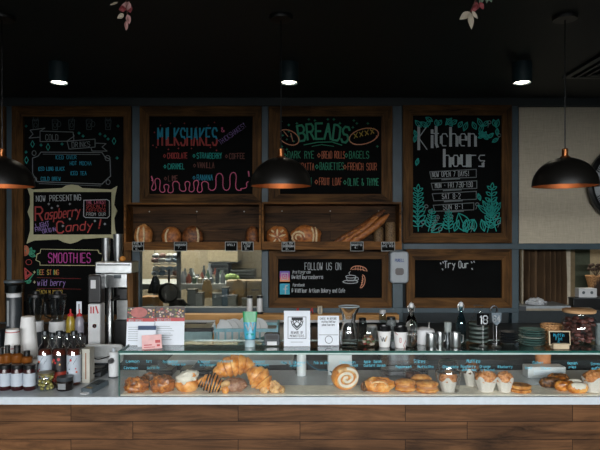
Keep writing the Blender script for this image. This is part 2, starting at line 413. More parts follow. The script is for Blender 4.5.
d0 = 2.712                       # front of the glass case
gx0 = X(120, d0); gx1 = 3.0; zt = Z(352.6, d0); gh = zt - ZC
case = thing('glass_display_case', 'long green edged glass pastry case standing on the stone worktop', 'display case', (0, d0, ZC))
MB().box(gx0, gx1, 0, .006, .001, gh - .002).build('front_pane', M['case_glass'], case)
MB().box(gx0, gx0 + .006, .008, .30, .001, gh - .002).build('side_pane', M['case_glass'], case)
MB().box(gx0 - .004, gx1, .001, .30, gh, gh + .002).build('top_pane', glass('top_glass', (.86, .93, .91), 1.0), case)
ge = MB().box(gx0 - .004, gx1, -.004, .0, gh - .001, gh + .009).build('glass_edge', M['glass_edge'], case)
MB().box(gx0 - .002, gx1, -.003, 0.0, gh - .0085, gh - .0015).build('glass_bevel', M['edge_light'], case)
MB().box(gx0 - .004, gx1, .30, .303, gh - .002, gh + .006).build('glass_edge', M['edge_light'], case)
MB().box(gx0 - .008, gx0 - .004, -.004, .30, gh - .001, gh + .009).build('glass_edge', M['glass_edge'], case)
MB().box(gx0 - .006, gx0 - .0005, -.003, .003, .0, gh - .002).build('corner_edge', M['glass_edge'], case)
ZT = zt + .0025                 # top surface of the case
gt = Chalk(300, 393.4, d0 - .002)
for tx, x0, x1, y, h in [('Lemon', 126, 140, 359.5, 2.6), ('tart', 146, 152, 359.5, 2.6), ('Cinnamon', 124, 138, 366, 2.4), ('scrolls', 147, 160, 366, 2.6), ('Passionfruit', 163, 178, 360, 2.6), ('cream bun', 172, 186, 362.5, 2.2),
    ('Almond', 198, 210, 360, 2.4), ('croissant', 200, 216, 363, 2.2), ('Croissant', 219, 233, 359.4, 2.4), ('Almond', 253, 265, 360, 2.4), ('croissant', 255, 269, 363, 2.2), ('Ham & cheese', 281, 306, 360.8, 2.6), ('croissant', 290, 302, 363.6, 2),
    ('Pain au choc', 314, 330, 361, 2.6), ('Cinnamon', 340, 356, 360.6, 2.6), ('scroll', 350, 358, 363.6, 2.2), ('Apple', 364, 371, 359.8, 2.6), ('Danish', 374, 382, 359.8, 2.6), ('Custard danish', 364, 386, 363.6, 2.4),
    ('Slices', 414, 426, 360, 3.4), ('Peppermint', 396, 412, 365, 2.4), ('Muffalito', 418, 434, 365, 2.4), ('Muffins', 467, 481, 359.6, 3.4), ('Chocolate', 443, 459, 365, 2.4), ('Raspberry', 461, 476, 364.6, 2.4), ('white choc', 462, 477, 368, 2.2),
    ('Orange', 480, 491, 364.8, 2.4), ('almond', 481, 495, 368, 2.2), ('Blueberry', 498, 513, 365, 2.4), ('Cakes', 533, 544, 361, 2.6), ('Iced', 525, 532, 366, 2.6), ('Slices', 541, 551, 366.6, 2.6), ('Danish', 568, 578, 361.6, 2.6), ('pies', 569, 577, 365, 2.4), ('Savoury', 591, 606, 362, 2.6), ('muffins', 592, 606, 366.5, 2.6)]:
    gt.text('c_blue', tx, x0, x1, y, h, wd=.55, jit=.06)
for c, mb in gt.by.items():
    mb.v = [(v[0], -.0008, v[2]) for v in mb.v]; mb.build('painted_lettering', M['glass_text'], case)

t = thing('back_bench', 'bench with pale worktop behind the left half of the display case', 'bench', (0, 3.5, 0))
MB().box(X(181, 3.9), X(292, 3.55), .04, 1.53, 0, ZC - .03).build('carcass', M['cabinet'], t)
MB().box(X(181, 3.9), X(292, 3.55) + .01, 0, 1.48, ZC - .03, ZC).build('worktop', M['white_top'], t, bevel=.003)
t = thing('back_bench', 'dark topped bench under the coffee machine and blenders', 'bench', (0, 3.5, 0))
MB().box(-3.4, X(181, 3.9) - .01, .04, 1.42, 0, ZC - .03).build('carcass', M['cabinet'], t)
MB().box(-3.4, X(181, 3.9) - .005, 0, 1.42, ZC - .03, ZC).build('worktop', M['dark_top'], t, bevel=.003)
t = thing('back_bench', 'dark topped bench behind the right half of the counter', 'bench', (0, 3.5, 0))
MB().box(X(292, 3.55) + .02, 3.5, .04, 1.53, 0, ZC - .03).build('carcass', M['cabinet'], t)
MB().box(X(292, 3.55) + .015, 3.5, 0, 1.48, ZC - .03, ZC).build('worktop', M['dark_top'], t, bevel=.003)
d = 4.84
t = thing('bench_shelf', 'pale timber edged shelf raised on the back bench under the kitchen hatch', 'shelf', (X(270, d), d, ZC))
a, b = X(150, d) - X(270, d), X(399, d) - X(270, d)
MB().box(a, b, 0, .12, Z(320, d) - ZC, Z(314.8, d) - ZC).build('plank', M['pale_wood'], t)
MB().box(a, b, .005, .12, Z(322.6, d) - ZC, Z(320, d) - ZC).build('underside', M['white'], t)
for x in (a + .1, 0, b - .05): MB().box(x, x + .03, .03, .11, 0, Z(322.6, d) - ZC).build('support', M['black'], t)

# ------------------------------------------------------------------ chalkboards
def chalkboard(label, ox0, oy0, ox1, oy1, ix0, iy0, ix1, iy1):
    d = 4.955; cxp, cyp = (ox0 + ox1) / 2, (oy0 + oy1) / 2
    t = thing('framed_chalkboard', label, 'chalkboard', W(cxp, cyp, d), 'timber framed chalkboards on the back wall')
    p = lambda x, y: (L(x - cxp, d), -L(y - cyp, d))
    o = [p(ox0, oy0), p(ox1, oy0), p(ox1, oy1), p(ox0, oy1)]; i = [p(ix0, iy0), p(ix1, iy0), p(ix1, iy1), p(ix0, iy1)]
    for k in range(4):
        k2 = (k + 1) % 4
        MB().prism([o[k], o[k2], i[k2], i[k]], 0, .045).build('frame_rail', M['frame'] if k % 2 == 0 else M['framev'], t, bevel=.002)
    (x0, z0), (x1, z1) = i[0], i[2]
    MB().box(x0, x1, .024, .04, z1, z0).build('panel', M['board'], t)
    return t, Chalk(cxp, cyp, d + .024)
BK = .0235
# left menu
t, c = chalkboard('tall chalkboard headed cold drinks and smoothies at the left end of the wall', 11.5, 106, 131, 322, 23, 116.5, 123.5, 315)
for i, x in enumerate((34.5, 54, 70.5, 88, 107)):
    c.line('c_dim', [(x - 3, 120), (x - 2.3, 129.5), (x + 2.3, 129.5), (x + 3, 120)], .7); c.oval('c_dim', x, 120, 3, 1, .6)
    if i in (0, 4): c.oval('c_dim', x, 118, 2.4, 2.4, .7)
    if i in (1, 3): c.oval('c_dim', x + 4, 124, 1.8, 2.6, .6)
    if i == 2: c.line('c_dim', [(x, 122), (x + 2.5, 115.5)], .7)
    c.oval('c_dim', x, 125, 1.6, 2.2, .6)
c.line('c_grey', [(39, 131), (72, 132), (73, 141), (39, 141.5), (39, 131)], .7).line('c_grey', [(39, 131), (44, 128), (29, 130), (32, 134), (28, 138), (39, 137)], .7)
c.line('c_grey', [(67, 141), (94, 139), (94, 147), (68, 149), (66, 141), (73, 136), (72, 133)], .7).line('c_grey', [(94, 143), (105, 143.5), (101, 147), (106, 151), (91, 151), (90, 148)], .7)
c.text('c_grey', 'COLD', 44.5, 58, 140, 5.5, .8).text('c_grey', 'DRINKS', 71, 90, 147.4, 5.2, .8, rot=.05)
for x, y in [(25, 126), (78, 133), (99, 134), (107, 139), (25, 152), (61, 144), (116, 158), (117, 126), (82, 136), (104, 136), (40, 145)]: c.spark('c_teal', x, y, 1.3)
for x, y in [(31.5, 144), (113, 141), (25.5, 160), (47, 147)]: c.line('c_teal', [(x, y - 3.4), (x + 1.8, y), (x, y + 3.4), (x - 1.8, y), (x, y - 3.4)], .6)
c.line('c_grey', [(40, 152), (101, 152.5), (104, 157), (109, 159), (109.5, 176), (106, 179), (101, 184), (36, 181.5), (33, 176), (31.5, 173), (31.5, 158), (37, 156), (40, 152)], .8)
c.line('c_grey', [(42, 154), (99, 154.5)], .5).line('c_grey', [(38, 183.5), (100, 185.8)], .5).oval('c_grey', 33.5, 179, 2, 2.2, .6).oval('c_grey', 107, 182, 2, 2.4, .6).oval('c_grey', 106.5, 158, 2.4, 2.6, .6).oval('c_grey', 33, 153, 2, 2.4, .6)
for tx, x0, x1, y in (('ICED OVER', 54, 76, 159), ('HOT MOCHA', 69, 91, 165), ('ICED LONG BLACK', 37, 64, 170.5), ('ICED TEA', 69, 86, 175), ('COLD BREW', 40, 60, 180.5)): c.text('c_blue', tx, x0, x1, y, 3.6, .65, jit=.05)
c.line('c_cream', [(40, 249), (97, 250), (98, 253), (102, 254), (101, 261), (98, 262), (97, 265.5), (39, 265), (39, 262), (35, 260), (36, 254), (39, 253), (40, 249)], .6)
c.text('c_magenta', 'SMOOTHIES', 47.5, 91, 262.5, 9.5, 1.0)
tx = 'BEE STING'
for i, ch in enumerate(tx):
    if ch != ' ': c.text(('c_green', 'c_yellow', 'c_orange')[i % 3], ch, 36.5 + i * 2.45, 39 + i * 2.45, 274.5, 4.8, .9)
c.text('c_purple', 'wild berry', 36.5, 65, 285.5, 6, .8, slant=.1).text('c_yellow', 'PEACH N MANGO', 36, 62, 293.5, 3.6, .7)
for y in (277.5, 288): c.line('c_red', [(36, y), (80, y + 1)], .2)
for y in (272, 282, 292): c.spark('c_cream', 33.5, y, 1.2)
for k in range(4): c.oval('c_orange', 24.5 , 250.5, 1 + k * .8, 1.6 + k * 1.1, .8)
for a in (1.2, 2.0, .5, -.3): c.leaf('c_green', 28, 254, 7, 3.4, a, .9)
c.line('c_red', [(24, 268), (24.5, 279), (31, 274), (24, 268)], 1.1).line('c_red', [(25.3, 271), (25.4, 276.5), (29, 273.8)], 1.3).line('c_green', [(24, 281.5), (28, 280), (32.5, 274)], 1.1).leaf('c_green', 26, 283, 5, 2.6, .6, .9)
c.oval('c_red', 28, 262, 3, 2.6, .5)
c.emitto(t, BK)
# milkshakes
t, c = chalkboard('chalkboard headed milkshakes in blue and red letters over the bread shelf', 139.5, 106, 261.5, 202, 149, 116, 252.5, 194)
for st in strokes('MILKSHAKES', 157.5, 144.5, 17, 6.35, jit=.04):
    for (xa, ya), (xb, yb) in zip(st[:-1], st[1:]):
        for k in range(8):
            p = [(xa + (xb - xa) * u / 8, ya + (yb - ya) * u / 8) for u in (k, k + 1)]
            c.line('c_blue' if (p[0][1] + p[1][1]) / 2 < 137.5 + .8 * math.sin(p[0][0]) else 'c_red', p, 1.6)
c.text('c_purple', 'THICKSHAKES!', 220.5, 246, 144.5, 5, .5, rot=.62).text('c_pink', '&', 221, 225, 131.5, 4.5, .8)
for x, y in [(154, 132), (160, 125), (170, 123), (184, 123), (196, 127), (208, 125), (214, 122), (156, 147), (168, 149), (191, 148), (210, 147), (216, 150), (152.5, 145), (178, 148)]: c.spark('c_red', x, y, .55)
for tx, x0, x1, y, cl in (('CHOCOLATE', 167, 187.5, 158, 'c_red'), ('STRAWBERRY', 196.5, 222, 158, 'c_teal'), ('COFFEE', 229, 245, 158.4, 'c_brown'), ('CARAMEL', 167.5, 184.5, 168.6, 'c_teal'), ('VANILLA', 197, 214.5, 167.6, 'c_brown'), ('LIME', 168, 178, 180.6, 'c_brown'), ('BANANA', 196.5, 213, 179.8, 'c_blue')):
    c.text(cl, tx, x0, x1, y, 5.4, .85, jit=.04)
    c.line(cl, [(x0 - 3, y - 4), (x0 - 1.8, y - 2.4), (x0 - 3, y - .8), (x0 - 4, y - 2.4), (x0 - 3, y - 4)], .6)
pts = []
ks = [(151, 180, 0), (153, 190, 1), (157, 178, 0), (162, 192, 1), (166, 184, 0), (170, 192.5, 1), (175, 181, 0), (183, 191, 1), (187, 181, 0), (191, 191.5, 1), (196, 180, 0), (199, 192, 1), (204, 181, 0), (212, 190, 1), (219, 173, 0), (226, 190, 1), (233, 172, 0), (238, 190, 1), (243, 188, 0), (249.5, 181, 0)]
for (xa, ya, _), (xb, yb, _) in zip(ks[:-1], ks[1:]):
    for k in range(8):
        u = k / 8; pts.append((xa + (xb - xa) * u + 1.35 * math.sin(2 * PI * u), ya + (yb - ya) * (.5 - .5 * math.cos(PI * u))))
c.line('c_pink', pts, .8).line('c_pink', [(151, 176), (152.4, 180)], 1.2).line('c_pink', [(248, 171), (248.6, 176)], 1.2)
c.emitto(t, BK)
# breads
t, c = chalkboard('chalkboard headed breads in green bubble letters over the bread shelf', 268.5, 106, 392.5, 202, 280, 116, 381.5, 194)
for i, ch in enumerate('BREADS'):
    for wdt, cl, off in ((3.0, 'c_green', 0),):
        for st in strokes(ch, 299.5 + i * 8.3, 142 - 3.5 * math.sin(PI * (i + .6) / 6), 15.5, 9.5, rot=(2.3 - i) * .07): c.line(cl, st, 2.0)
c.line('c_green', [(304, 144.5), (318, 141.8), (332, 141.5), (342, 144.8)], .9).line('c_green', [(312, 146), (322, 144.2), (334, 146)], .6)
c.oval('c_salmon', 289, 137, 10.8, 6.8, .9, rot=.45).line('c_salmon', [(284, 131), (288, 136)], .8).line('c_salmon', [(291, 133), (293, 141)], .8)
for x, y in [(283, 135), (287, 139), (291, 136), (294, 141), (289, 131)]: c.spark('c_green', x, y, .9)
c.oval('c_salmon', 364, 136, 15, 7.6, .9, rot=-.25).oval('c_salmon', 364, 138.5, 13, 5, .7, rot=-.25, a0=0, a1=180)
for k in range(4): c.line('c_yellow', [(354 + k * 5.5, 133.5 - k * 1.4), (357.5 + k * 5.5, 137 - k * 1.4)], 1).line('c_yellow', [(357.5 + k * 5.5, 132 - k * 1.4), (354.5 + k * 5.5, 138 - k * 1.4)], .7)
for x, y in [(281.5, 121), (289, 124.6), (297, 123), (309, 119), (315, 120), (328, 119), (334, 119), (354, 120), (357, 123), (368, 123), (353, 127), (377.5, 146), (282, 146), (287, 149), (340, 123)]: c.spark('c_green', x, y, 1.1)
for tx, x0, x1, y, cl in (('DARK RYE', 288, 315, 158, 'c_green'), ('BREAD ROLLS', 322, 345.5, 158, 'c_orange'), ('BAGELS', 349.5, 370, 158, 'c_green'), ('CIABATTA', 295, 315, 169.6, 'c_orange'), ('BAGUETTES', 320, 344.5, 169.4, 'c_green'), ('FRENCH SOUR', 348, 377.5, 169.6, 'c_orange'),
        ('GRAIN', 296, 312.5, 184, 'c_green'), ('FRUIT LOAF', 319.5, 342.5, 184.6, 'c_orange'), ('OLIVE & THYME', 348, 379.5, 185, 'c_green')):
    c.text(cl, tx, x0, x1, y, 7, .85, jit=.04)
    c.line(cl, [(x0 - 3, y - 5), (x0 - 1.6, y - 3), (x0 - 3, y - 1), (x0 - 4.4, y - 3), (x0 - 3, y - 5)], .7)
c.emitto(t, BK)
# kitchen hours
t, c = chalkboard('chalkboard headed kitchen hours with green leaves drawn around it', 403, 105, 512, 243, 413, 115, 502, 233)
def fat(text, x0, adv, base, h):
    x = x0
    for ch in text:
        for st in strokes(ch, x, base, h, adv): 
            for (xa, ya), (xb, yb) in zip(st[:-1], st[1:]):
                vert = abs(yb - ya) > abs(xb - xa) * 2
                c.line('c_white', [(xa, ya), (xb, yb)], 2.7 if vert else 1.0)
        x += adv * (.75 if ch in 'it' else 1)
fat('K', 419.5, 12, 149, 23); fat('i', 430.5, 7, 147, 17); fat('t', 434.5, 7, 146.5, 20); fat('chen', 442, 9.3, 145.5, 18); fat('hours', 445, 8.6, 166, 16.5)
for (x0, x1, y0, y1, tx, tx0, tx1) in ((430.5, 477, 170, 178.5, 'NOW OPEN 7 DAYS!', 433, 470), (432, 477.5, 181.5, 189.5, 'MON - FRI 7:30-1:30', 436, 474), (433, 477, 192, 200.5, 'SAT 8-2', 443, 462), (434, 474.5, 203.5, 211, 'SUN 8-1', 444, 464)):
    c.line('c_grey', [(x0, y0 + 1.5), (x1, y0 - 1), (x1, y1 - 1.5), (x0 + 1.5, y1), (x0, y0 + 1.5)], .8).line('c_grey', [(x0 + 12, y1 + .8), (x0 + 30, y1 - .2)], 1.3)
    c.text('c_white', tx, tx0, tx1, y1 - 1.8, 5, .75, rot=.03)
random.seed(5)
for k in range(17):
    c.leaf('c_teal', 416 + k * 5.2, 117 + random.random() * 5 + (k > 12) * 2, 6 + random.random() * 4, 4, random.uniform(-2.6, -.4), .85)
for x, y, a in [(415, 130, -1.2), (498, 128, -1.6), (494, 133, -2.4), (417, 165, 1.3), (481, 200, 1.9), (493, 142, .6), (415, 142, 1.4)]: c.leaf('c_teal', x, y, 7, 3, a, 1)
for k in range(6): c.leaf('c_teal', 484, 136, 5.5, 2.4, 3.4 - k * .8, .9)
c.fern('c_teal', 419, 231, 40, 1.62, 8, 10, .9, -.1); c.fern('c_teal', 429, 231, 18, 1.3, 4, 7, .8, .2); c.fern('c_teal', 450, 232, 18, 1.7, 5, 7, .8, -.2)
c.fern('c_teal', 497, 231, 42, 1.85, 7, 10, .9, -.4); c.fern('c_teal', 488, 232, 20, 1.3, 4, 8, .8, .2)
for a in (.9, 1.3, 1.7, 2.1, 2.5): c.leaf('c_teal', 492, 215, 17, 5, a, .9)
c.leaf('c_teal', 468, 232, 21, 13, 2.0, 1).leaf('c_teal', 464, 231, 15, 8, .9, .9).leaf('c_teal', 432, 232, 15, 8, .6, .9)
for k in range(4): c.leaf('c_teal', 455 + k * 10, 231, 12, 5, 1.2 + .2 * k, .9)
for x, y in [(427, 206), (431, 211), (441, 229), (497, 217), (500, 222), (473, 227), (424, 222), (452, 216), (478, 204), (500, 135), (490, 122)]: c.oval('c_grey', x, y, 1.7, 1.5, .8).line('c_grey', [(x, y + 1), (x - 1.5, y + 5)], .6)
for k in range(6): c.leaf('c_grey', 440 - k, 218 + k * 2, 4, 2, 2.2 + k * .3, .6, False)
c.emitto(t, BK)
# follow us
t, c = chalkboard('low chalkboard reading follow us on with two social media icons', 268.8, 249, 392, 308, 278, 259, 382, 298)
c.text('c_white', 'FOLLOW US ON', 305, 342, 270, 7, .8).text('c_white', 'Instagram', 292, 311, 273.6, 3.2, .6, slant=.2).text('c_white', '@wildflourcanberra', 292, 323.5, 279, 3.8, .7, jit=.03)
c.text('c_white', 'facebook', 292.5, 305, 286.5, 3, .6, slant=.2).text('c_white', '@ Wildflour Artisan Bakery and Cafe', 292, 345.5, 292.6, 3.8, .7, jit=.03)
def croiss(x, y, r, a):
    c.oval('c_salmon', x, y, r, r * .55, .8, rot=a, a0=180, a1=360).oval('c_salmon', x, y, r * .8, r * .15, .7, rot=a, a0=180, a1=360)
    for k in (-.5, -.15, .2, .55): c.line('c_salmon', [(x + r * k * math.cos(a) + .3, y + r * k * math.sin(a)), (x + r * k * .8 * math.cos(a) + 2 * math.sin(a), y + r * k * .8 * math.sin(a) - r * .48 * math.cos(a))], .6)
croiss(359, 270.6, 8, .1); croiss(361.5, 281.5, 6.5, 1.75)
c.oval('c_white', 351, 276.8, 5, 1.4, .7).line('c_white', [(346.2, 277), (347.6, 281), (353.8, 281), (355.8, 277)], .7).oval('c_white', 350.5, 282, 7.4, 1.6, .7).oval('c_white', 357, 279, 1.5, 1.5, .6).line('c_white', [(350, 275), (349, 273), (350.5, 271.6)], .6)
c.emitto(t, BK)
gi, nt, bs = newmat('icon_gradient'); tc = nt.nodes.new('ShaderNodeTexCoord'); sp = nt.nodes.new('ShaderNodeSeparateXYZ'); nt.links.new(tc.outputs['Generated'], sp.inputs[0])
rr = nt.nodes.new('ShaderNodeValToRGB'); nt.links.new(sp.outputs['Z'], rr.inputs[0]); e = rr.color_ramp.elements; e[0].color = srgb('d98a4a'); e[1].color = srgb('4a4aa8'); q = e.new(.5); q.color = srgb('b03a78'); nt.links.new(rr.outputs[0], bs.inputs['Base Color'])
q = Chalk(c.ox, c.oy, c.d); P = q.P
(x0, z0), (x1, z1) = P((280, 271.3)), P((289.8, 281.8)); MB().box(x0, x1, .0215, .0238, z1, z0).build('social_icon', gi, t)
(x0, z0), (x1, z1) = P((280, 283.8)), P((289.8, 294.6)); MB().box(x0, x1, .0215, .0238, z1, z0).build('social_icon', plain('icon_cyan', '1f93ac', .6), t)
q.line('c_white', [(282, 273.4), (287.8, 273.4), (287.8, 279.6), (282, 279.6), (282, 273.4)], .6).oval('c_white', 284.9, 276.5, 1.3, 1.4, .5).line('c_white', [(287.4, 285.8), (286, 286), (285.6, 287.4), (285.6, 294)], 1.2).line('c_white', [(283.8, 289.2), (287.2, 289.2)], .9)
q.emitto(t, .0212)
# try our
t, c = chalkboard('low empty chalkboard reading only try our', 406.5, 249, 512, 308, 415, 260, 502, 298)
c.text('c_white', 'Try', 445, 457, 268, 6.6, 1.0).text('c_white', 'Our', 459.5, 470, 268, 6.6, 1.0)
for x, y in [(441, 263), (443.5, 262), (443, 269), (472, 262), (474.5, 261.5), (472.5, 268.5)]: c.line('c_white', [(x, y), (x + .7, y + 1.2)], 1)
c.emitto(t, BK)
# partly visible board at the far left
t, c = chalkboard('timber framed board cut off by the left edge of the photo', -110, 106, 4.5, 322, -98, 116, -7, 315)

# ornate specials sign
d = 4.965
t = thing('specials_sign', 'ornate cream bordered sign announcing raspberry candy on the left chalkboard', 'sign', W(72, 213, d))
p = lambda x, y: (L(x - 72, d), -L(y - 213, d))
edge = [(27, 187), (33, 189.5), (62, 188), (66, 185.5), (72, 184.5), (78, 185.5), (82, 188), (111, 189.5), (117, 186), (115, 196), (114, 205), (117, 211), (114, 218), (115, 230), (117.5, 241), (110, 237.5), (82, 239), (77, 242), (70, 243.8), (63, 242), (58, 239.5), (34, 240.5), (26.5, 243.5), (30, 231), (30, 219), (27.5, 212), (30, 205), (30, 196)]
MB().prism([p(*q) for q in edge][::-1], .0, .012).build('border', plain('cream_paint', 'a9a582', .7, var=.06), t)
(x0, z0), (x1, z1) = p(33.5, 192), p(111.5, 234.5)
MB().box(x0, x1, -.003, .0, z1, z0).build('panel', M['board'], t)
c = Chalk(72, 213, d)
c.text('c_white', 'NOW PRESENTING', 36.5, 82, 201.5, 5.6, .85, rot=.03).text('c_red', 'R', 35.5, 46, 220.5, 13.5, 1.6).text('c_red', 'aspberry', 45, 81, 219.5, 9.5, 1.2, slant=.2, rot=.1)
c.text('c_red', 'C', 57, 67, 233, 11.5, 1.5).text('c_red', 'andy', 66, 94, 231.5, 8.5, 1.2, slant=.2, rot=.08).text('c_red', '!', 94, 103, 228.5, 9, 1.5, slant=.2)
for k, (tx, cl) in enumerate((('THE LATEST', 'c_pink'), ('SPECIALTY', 'c_red'), ('COFFEES', 'c_red'), ('FROM OUR', 'c_white'))): c.text(cl, tx, 86.5, 106.5, 203.7 + k * 4, 3, .6)
c.line('c_white', [(84, 200.3), (107, 199.6), (109.5, 201), (109.5, 216), (107.5, 218), (85.5, 217.5), (83.8, 216), (84, 200.3)], .8)
for k, (tx, x0) in enumerate((('LIGHT', 36.5), ('FRUITY', 36), ('ORIGIN', 43))): c.text('c_purple', tx, x0, x0 + 14, 227.5 + k * 4 - (k > 1) * 2, 3.8, .75, rot=.2)
for x, y in [(52, 208), (58, 206), (70, 204), (76, 210), (95, 221), (105, 224), (70, 219), (63, 226), (49, 204)]: c.spark('c_white', x, y, 1)
c.emitto(t, -.0035)

# ------------------------------------------------------------------ bread shelves with loaves and tags
def crate(label, x0, x1, y0, y1):
    d = 4.74; cxp = (x0 + x1) / 2
    t = thing('bread_shelf', label, 'shelf', (X(cxp, d), d, Z(y1, d)), 'timber bread shelves on the wall')
    wd = L(x1 - x0, d) / 2; h = L(y1 - y0, d); th = .016; dp = 4.95 - d
    MB().box(-wd, wd, 0, dp, h - th, h).build('top_board', M['crate'], t); MB().box(-wd, wd, 0, dp, 0, th).build('bottom_board', M['crate'], t)
    for s in (-1, 1): MB().box(min(s * wd, s * (wd - th)), max(s * wd, s * (wd - th)), 0, dp, th, h - th).build('side_board', M['crate'], t)
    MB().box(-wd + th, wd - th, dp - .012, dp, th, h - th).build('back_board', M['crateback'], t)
    MB().box(-wd, wd, -.012, 0, 0, L(8, d)).build('front_lip', M['crate'], t)
    for k in (-.72, 0, .72):
        MB().lathe([(0, .004), (.006, .002), (.006, 0)], 10, Tr(k * wd, dp - .012, h * .83) @ Rx(PI / 2)).build('screw', M['steel'], t)
    return t, Z(y1, d) + th + .0015
_, zb = crate('left timber bread shelf holding round loaves above the kitchen hatch', 124, 261, 202.5, 250)
_, zb2 = crate('right timber bread shelf holding scored loaves and baguettes', 261.6, 401.5, 202, 249.5)
cr_l = crust('crust_floured', ['6e3f1c', 'a86a34', 'c99a5e'], 30); cr_d = crust('crust_dark', ['3a1f0f', '6a3c1c', '8f5a2c'], 45); cr_m = crust('crust_golden', ['5a2e12', '9a5a28', 'b97c40'], 35)
flour = crust('flour_dust', ['a98a5e', 'cbb48e', 'dccbab'], 60); seed = crust('seeded_crust', ['2a1a0f', '6a5032', '9d8258'], 160, bump=1)
def loaf(label, x, y0, y1, wpx, mat, pat, dd=4.86, sd=0, thick=.055):
    r = L(y1 - y0 + 1.5, dd) / 2; rx = L(wpx, dd) / 2
    t = thing('round_loaf', label, 'bread', (X(x, dd), dd, zb), 'loaves on the bread shelves')
    MB().lump((0, 0, r * .97), (rx, thick, r), .1, 2.2, sd, flat=.97).build('crust', mat, t, smooth=True)
    if pat:
        m = MB()
        for q in pat:
            pts = []
            for (u, v) in q:
                k = max(0.05, 1 - u * u - v * v); pts.append((u * rx, -thick * math.sqrt(k) * 1.0 - .004, r * .97 + v * r))
            m.tube(pts, [.004] + [.009] * (len(pts) - 2) + [.004] if len(pts) > 2 else .008, 6)
        m.build('score_marks', flour, t, smooth=True)
    return t
arc = lambda u0, b: [(u0 + b * (1 - (k / 4) ** 2), k / 5) for k in range(-4, 5)]
loaf('round floured loaf with one split at the left end of the left shelf', 143.5, 222, 244, 19, cr_l, [arc(.1, .15), arc(-.35, -.1)], sd=1)
loaf('golden loaf second from the left on the left shelf', 171.5, 224.5, 244, 20, cr_m, [arc(-.2, -.25)], sd=2)
loaf('dark golden loaf leaning beside the middle of the left shelf', 192.5, 223.5, 244, 21, cr_d, [arc(.45, .2)], sd=3)
loaf('small dark loaf half in shade at the right end of the left shelf', 252.5, 224, 244, 14, cr_d, None, sd=4)
zb = zb2
loaf('round loaf scored with a star of pale cuts on the right shelf', 277.5, 224, 244, 23, cr_m, [[(.0, .1), (.0, .45), (0, .7)], [(.15, 0), (.45, .1), (.7, .2)], [(-.15, 0), (-.45, .1), (-.7, .2)], [(.1, -.2), (.3, -.5), (.4, -.65)], [(-.1, -.2), (-.3, -.5), (-.4, -.65)], [(.3, .4), (.5, .6)], [(-.3, .4), (-.5, .6)]], sd=5)
loaf('large swirled loaf with floured rings on the right shelf', 306, 223, 244, 30, cr_m, [[(-.5 + r_ * math.cos(a * .7), -.1 + r_ * 1.2 * math.sin(a * .7)) for a in range(7)] for r_ in (.2, .42)] + [arc(.35, .15), arc(.6, .1)], sd=6, thick=.07)
for i, (xa, ya, xb, yb, dd, lb) in enumerate(((333, 243, 385, 210, 4.903, 'darker baguette leaning at the back of the right shelf'), (348, 243.5, 389, 214, 4.784, 'golden baguette leaning at the front of the right shelf'), (340, 243, 378, 217, 4.845, 'baguette leaning between the two others on the right shelf'))):
    A, B = W(xa, ya, dd), W(xb, yb, dd); A.z = zb + .03; n = 16
    t = thing('baguette', lb, 'bread', A, 'baguettes leaning on the right shelf')
    D = B - A; pts = [D * (k / n) + Vector((0, 0, -.022 * math.sin(PI * k / n))) for k in range(n + 1)]
    MB().tube(pts, [.006 + .023 * min(1, math.sin(PI * (k + .15) / (n + .3)) * 1.8) * (1 + .06 * (k % 2)) for k in range(n + 1)], 12).build('crust', (cr_d, cr_m, cr_m)[i], t, smooth=True)
    m = MB()
    for k in range(3, n - 2, 3): m.tube([pts[k] + Vector((-.012, -.024, .012)), pts[k + 1] + Vector((.012, -.026, .012))], .005, 6)
    m.build('score_marks', cr_l, t, smooth=True)
for x, x2, y0, lb, sd in ((373.5, 383.5, 224, 'shorter seeded rye loaf standing on end in the right shelf', 1), (385, 396, 219, 'taller seeded rye loaf standing on end at the right shelf end', 2)):
    dd = 4.85 + .04 * (sd == 1)
    t = thing('seeded_loaf', lb, 'bread', (X((x + x2) / 2, dd), dd, zb), 'seeded loaves standing on end')
    MB().lathe([(.0, 0), (.85, 0), (.95, .08), (1, .5), (.97, .92), (.7, 1), (0, 1.0)], 20, Matrix.Diagonal((L(x2 - x, dd) / 2, .04, L(244 - y0, dd), 1))).build('crust', seed, t, smooth=True)
for i, (x0, x1, tx, lb) in enumerate(((132.3, 144, ('RYE &', 'CARAWAY', '8.5'), 'black price card at the left end of the left shelf'), (174, 187, ('SOURDOUGH', '7.5'), 'black price card under the middle loaves of the left shelf'), (225, 237.4, ('SPELT', '9'), 'black price card left of the pair near the right end of the left shelf'),
        (241.4, 253.6, ('FRUIT', 'LOAF', '8.5'), 'black price card right of the pair near the right end of the left shelf'), (281.7, 295, ('POLISH', 'SOURDOUGH', '8.5'), 'black price card under the star scored loaf'), (350.3, 363.5, ('BAGUETTE', '4.5'), 'black price card under the baguettes'), (381.2, 395, ('POTATO', 'RYE MIX', '9'), 'black price card under the seeded loaves'))):
    d = 4.715; t = thing('price_card', lb, 'price tag', W((x0 + x1) / 2, 246.5, d), 'price cards clipped to the bread shelves')
    a = L(x1 - x0, d) / 2; h = L(9.6, d) / 2
    MB().box(-a, a, 0, .006, -h, h).build('card', M['board'], t)
    m = MB()
    for q in ((-a, a, h - .005, h), (-a, a, -h, -h + .005), (-a, -a + .005, -h + .005, h - .005), (a - .005, a, -h + .005, h - .005)): m.box(q[0], q[1], -.003, 0, q[2], q[3])
    m.build('border', plain('card_border', '8a8f8c', .6), t)
    c = Chalk((x0 + x1) / 2, 246.5, d)
    for k, s_ in enumerate(tx):
        hw = min((x1 - x0) / 2 - 1.3, len(s_) * .8); c.text('c_white', s_, (x0 + x1) / 2 - hw, (x0 + x1) / 2 + hw + .3, 245.4 + k * 2.7 - (len(tx) == 3) * 1 + (len(tx) == 2) * .4, 1.9, .5)
    c.emitto(t, -.0008)

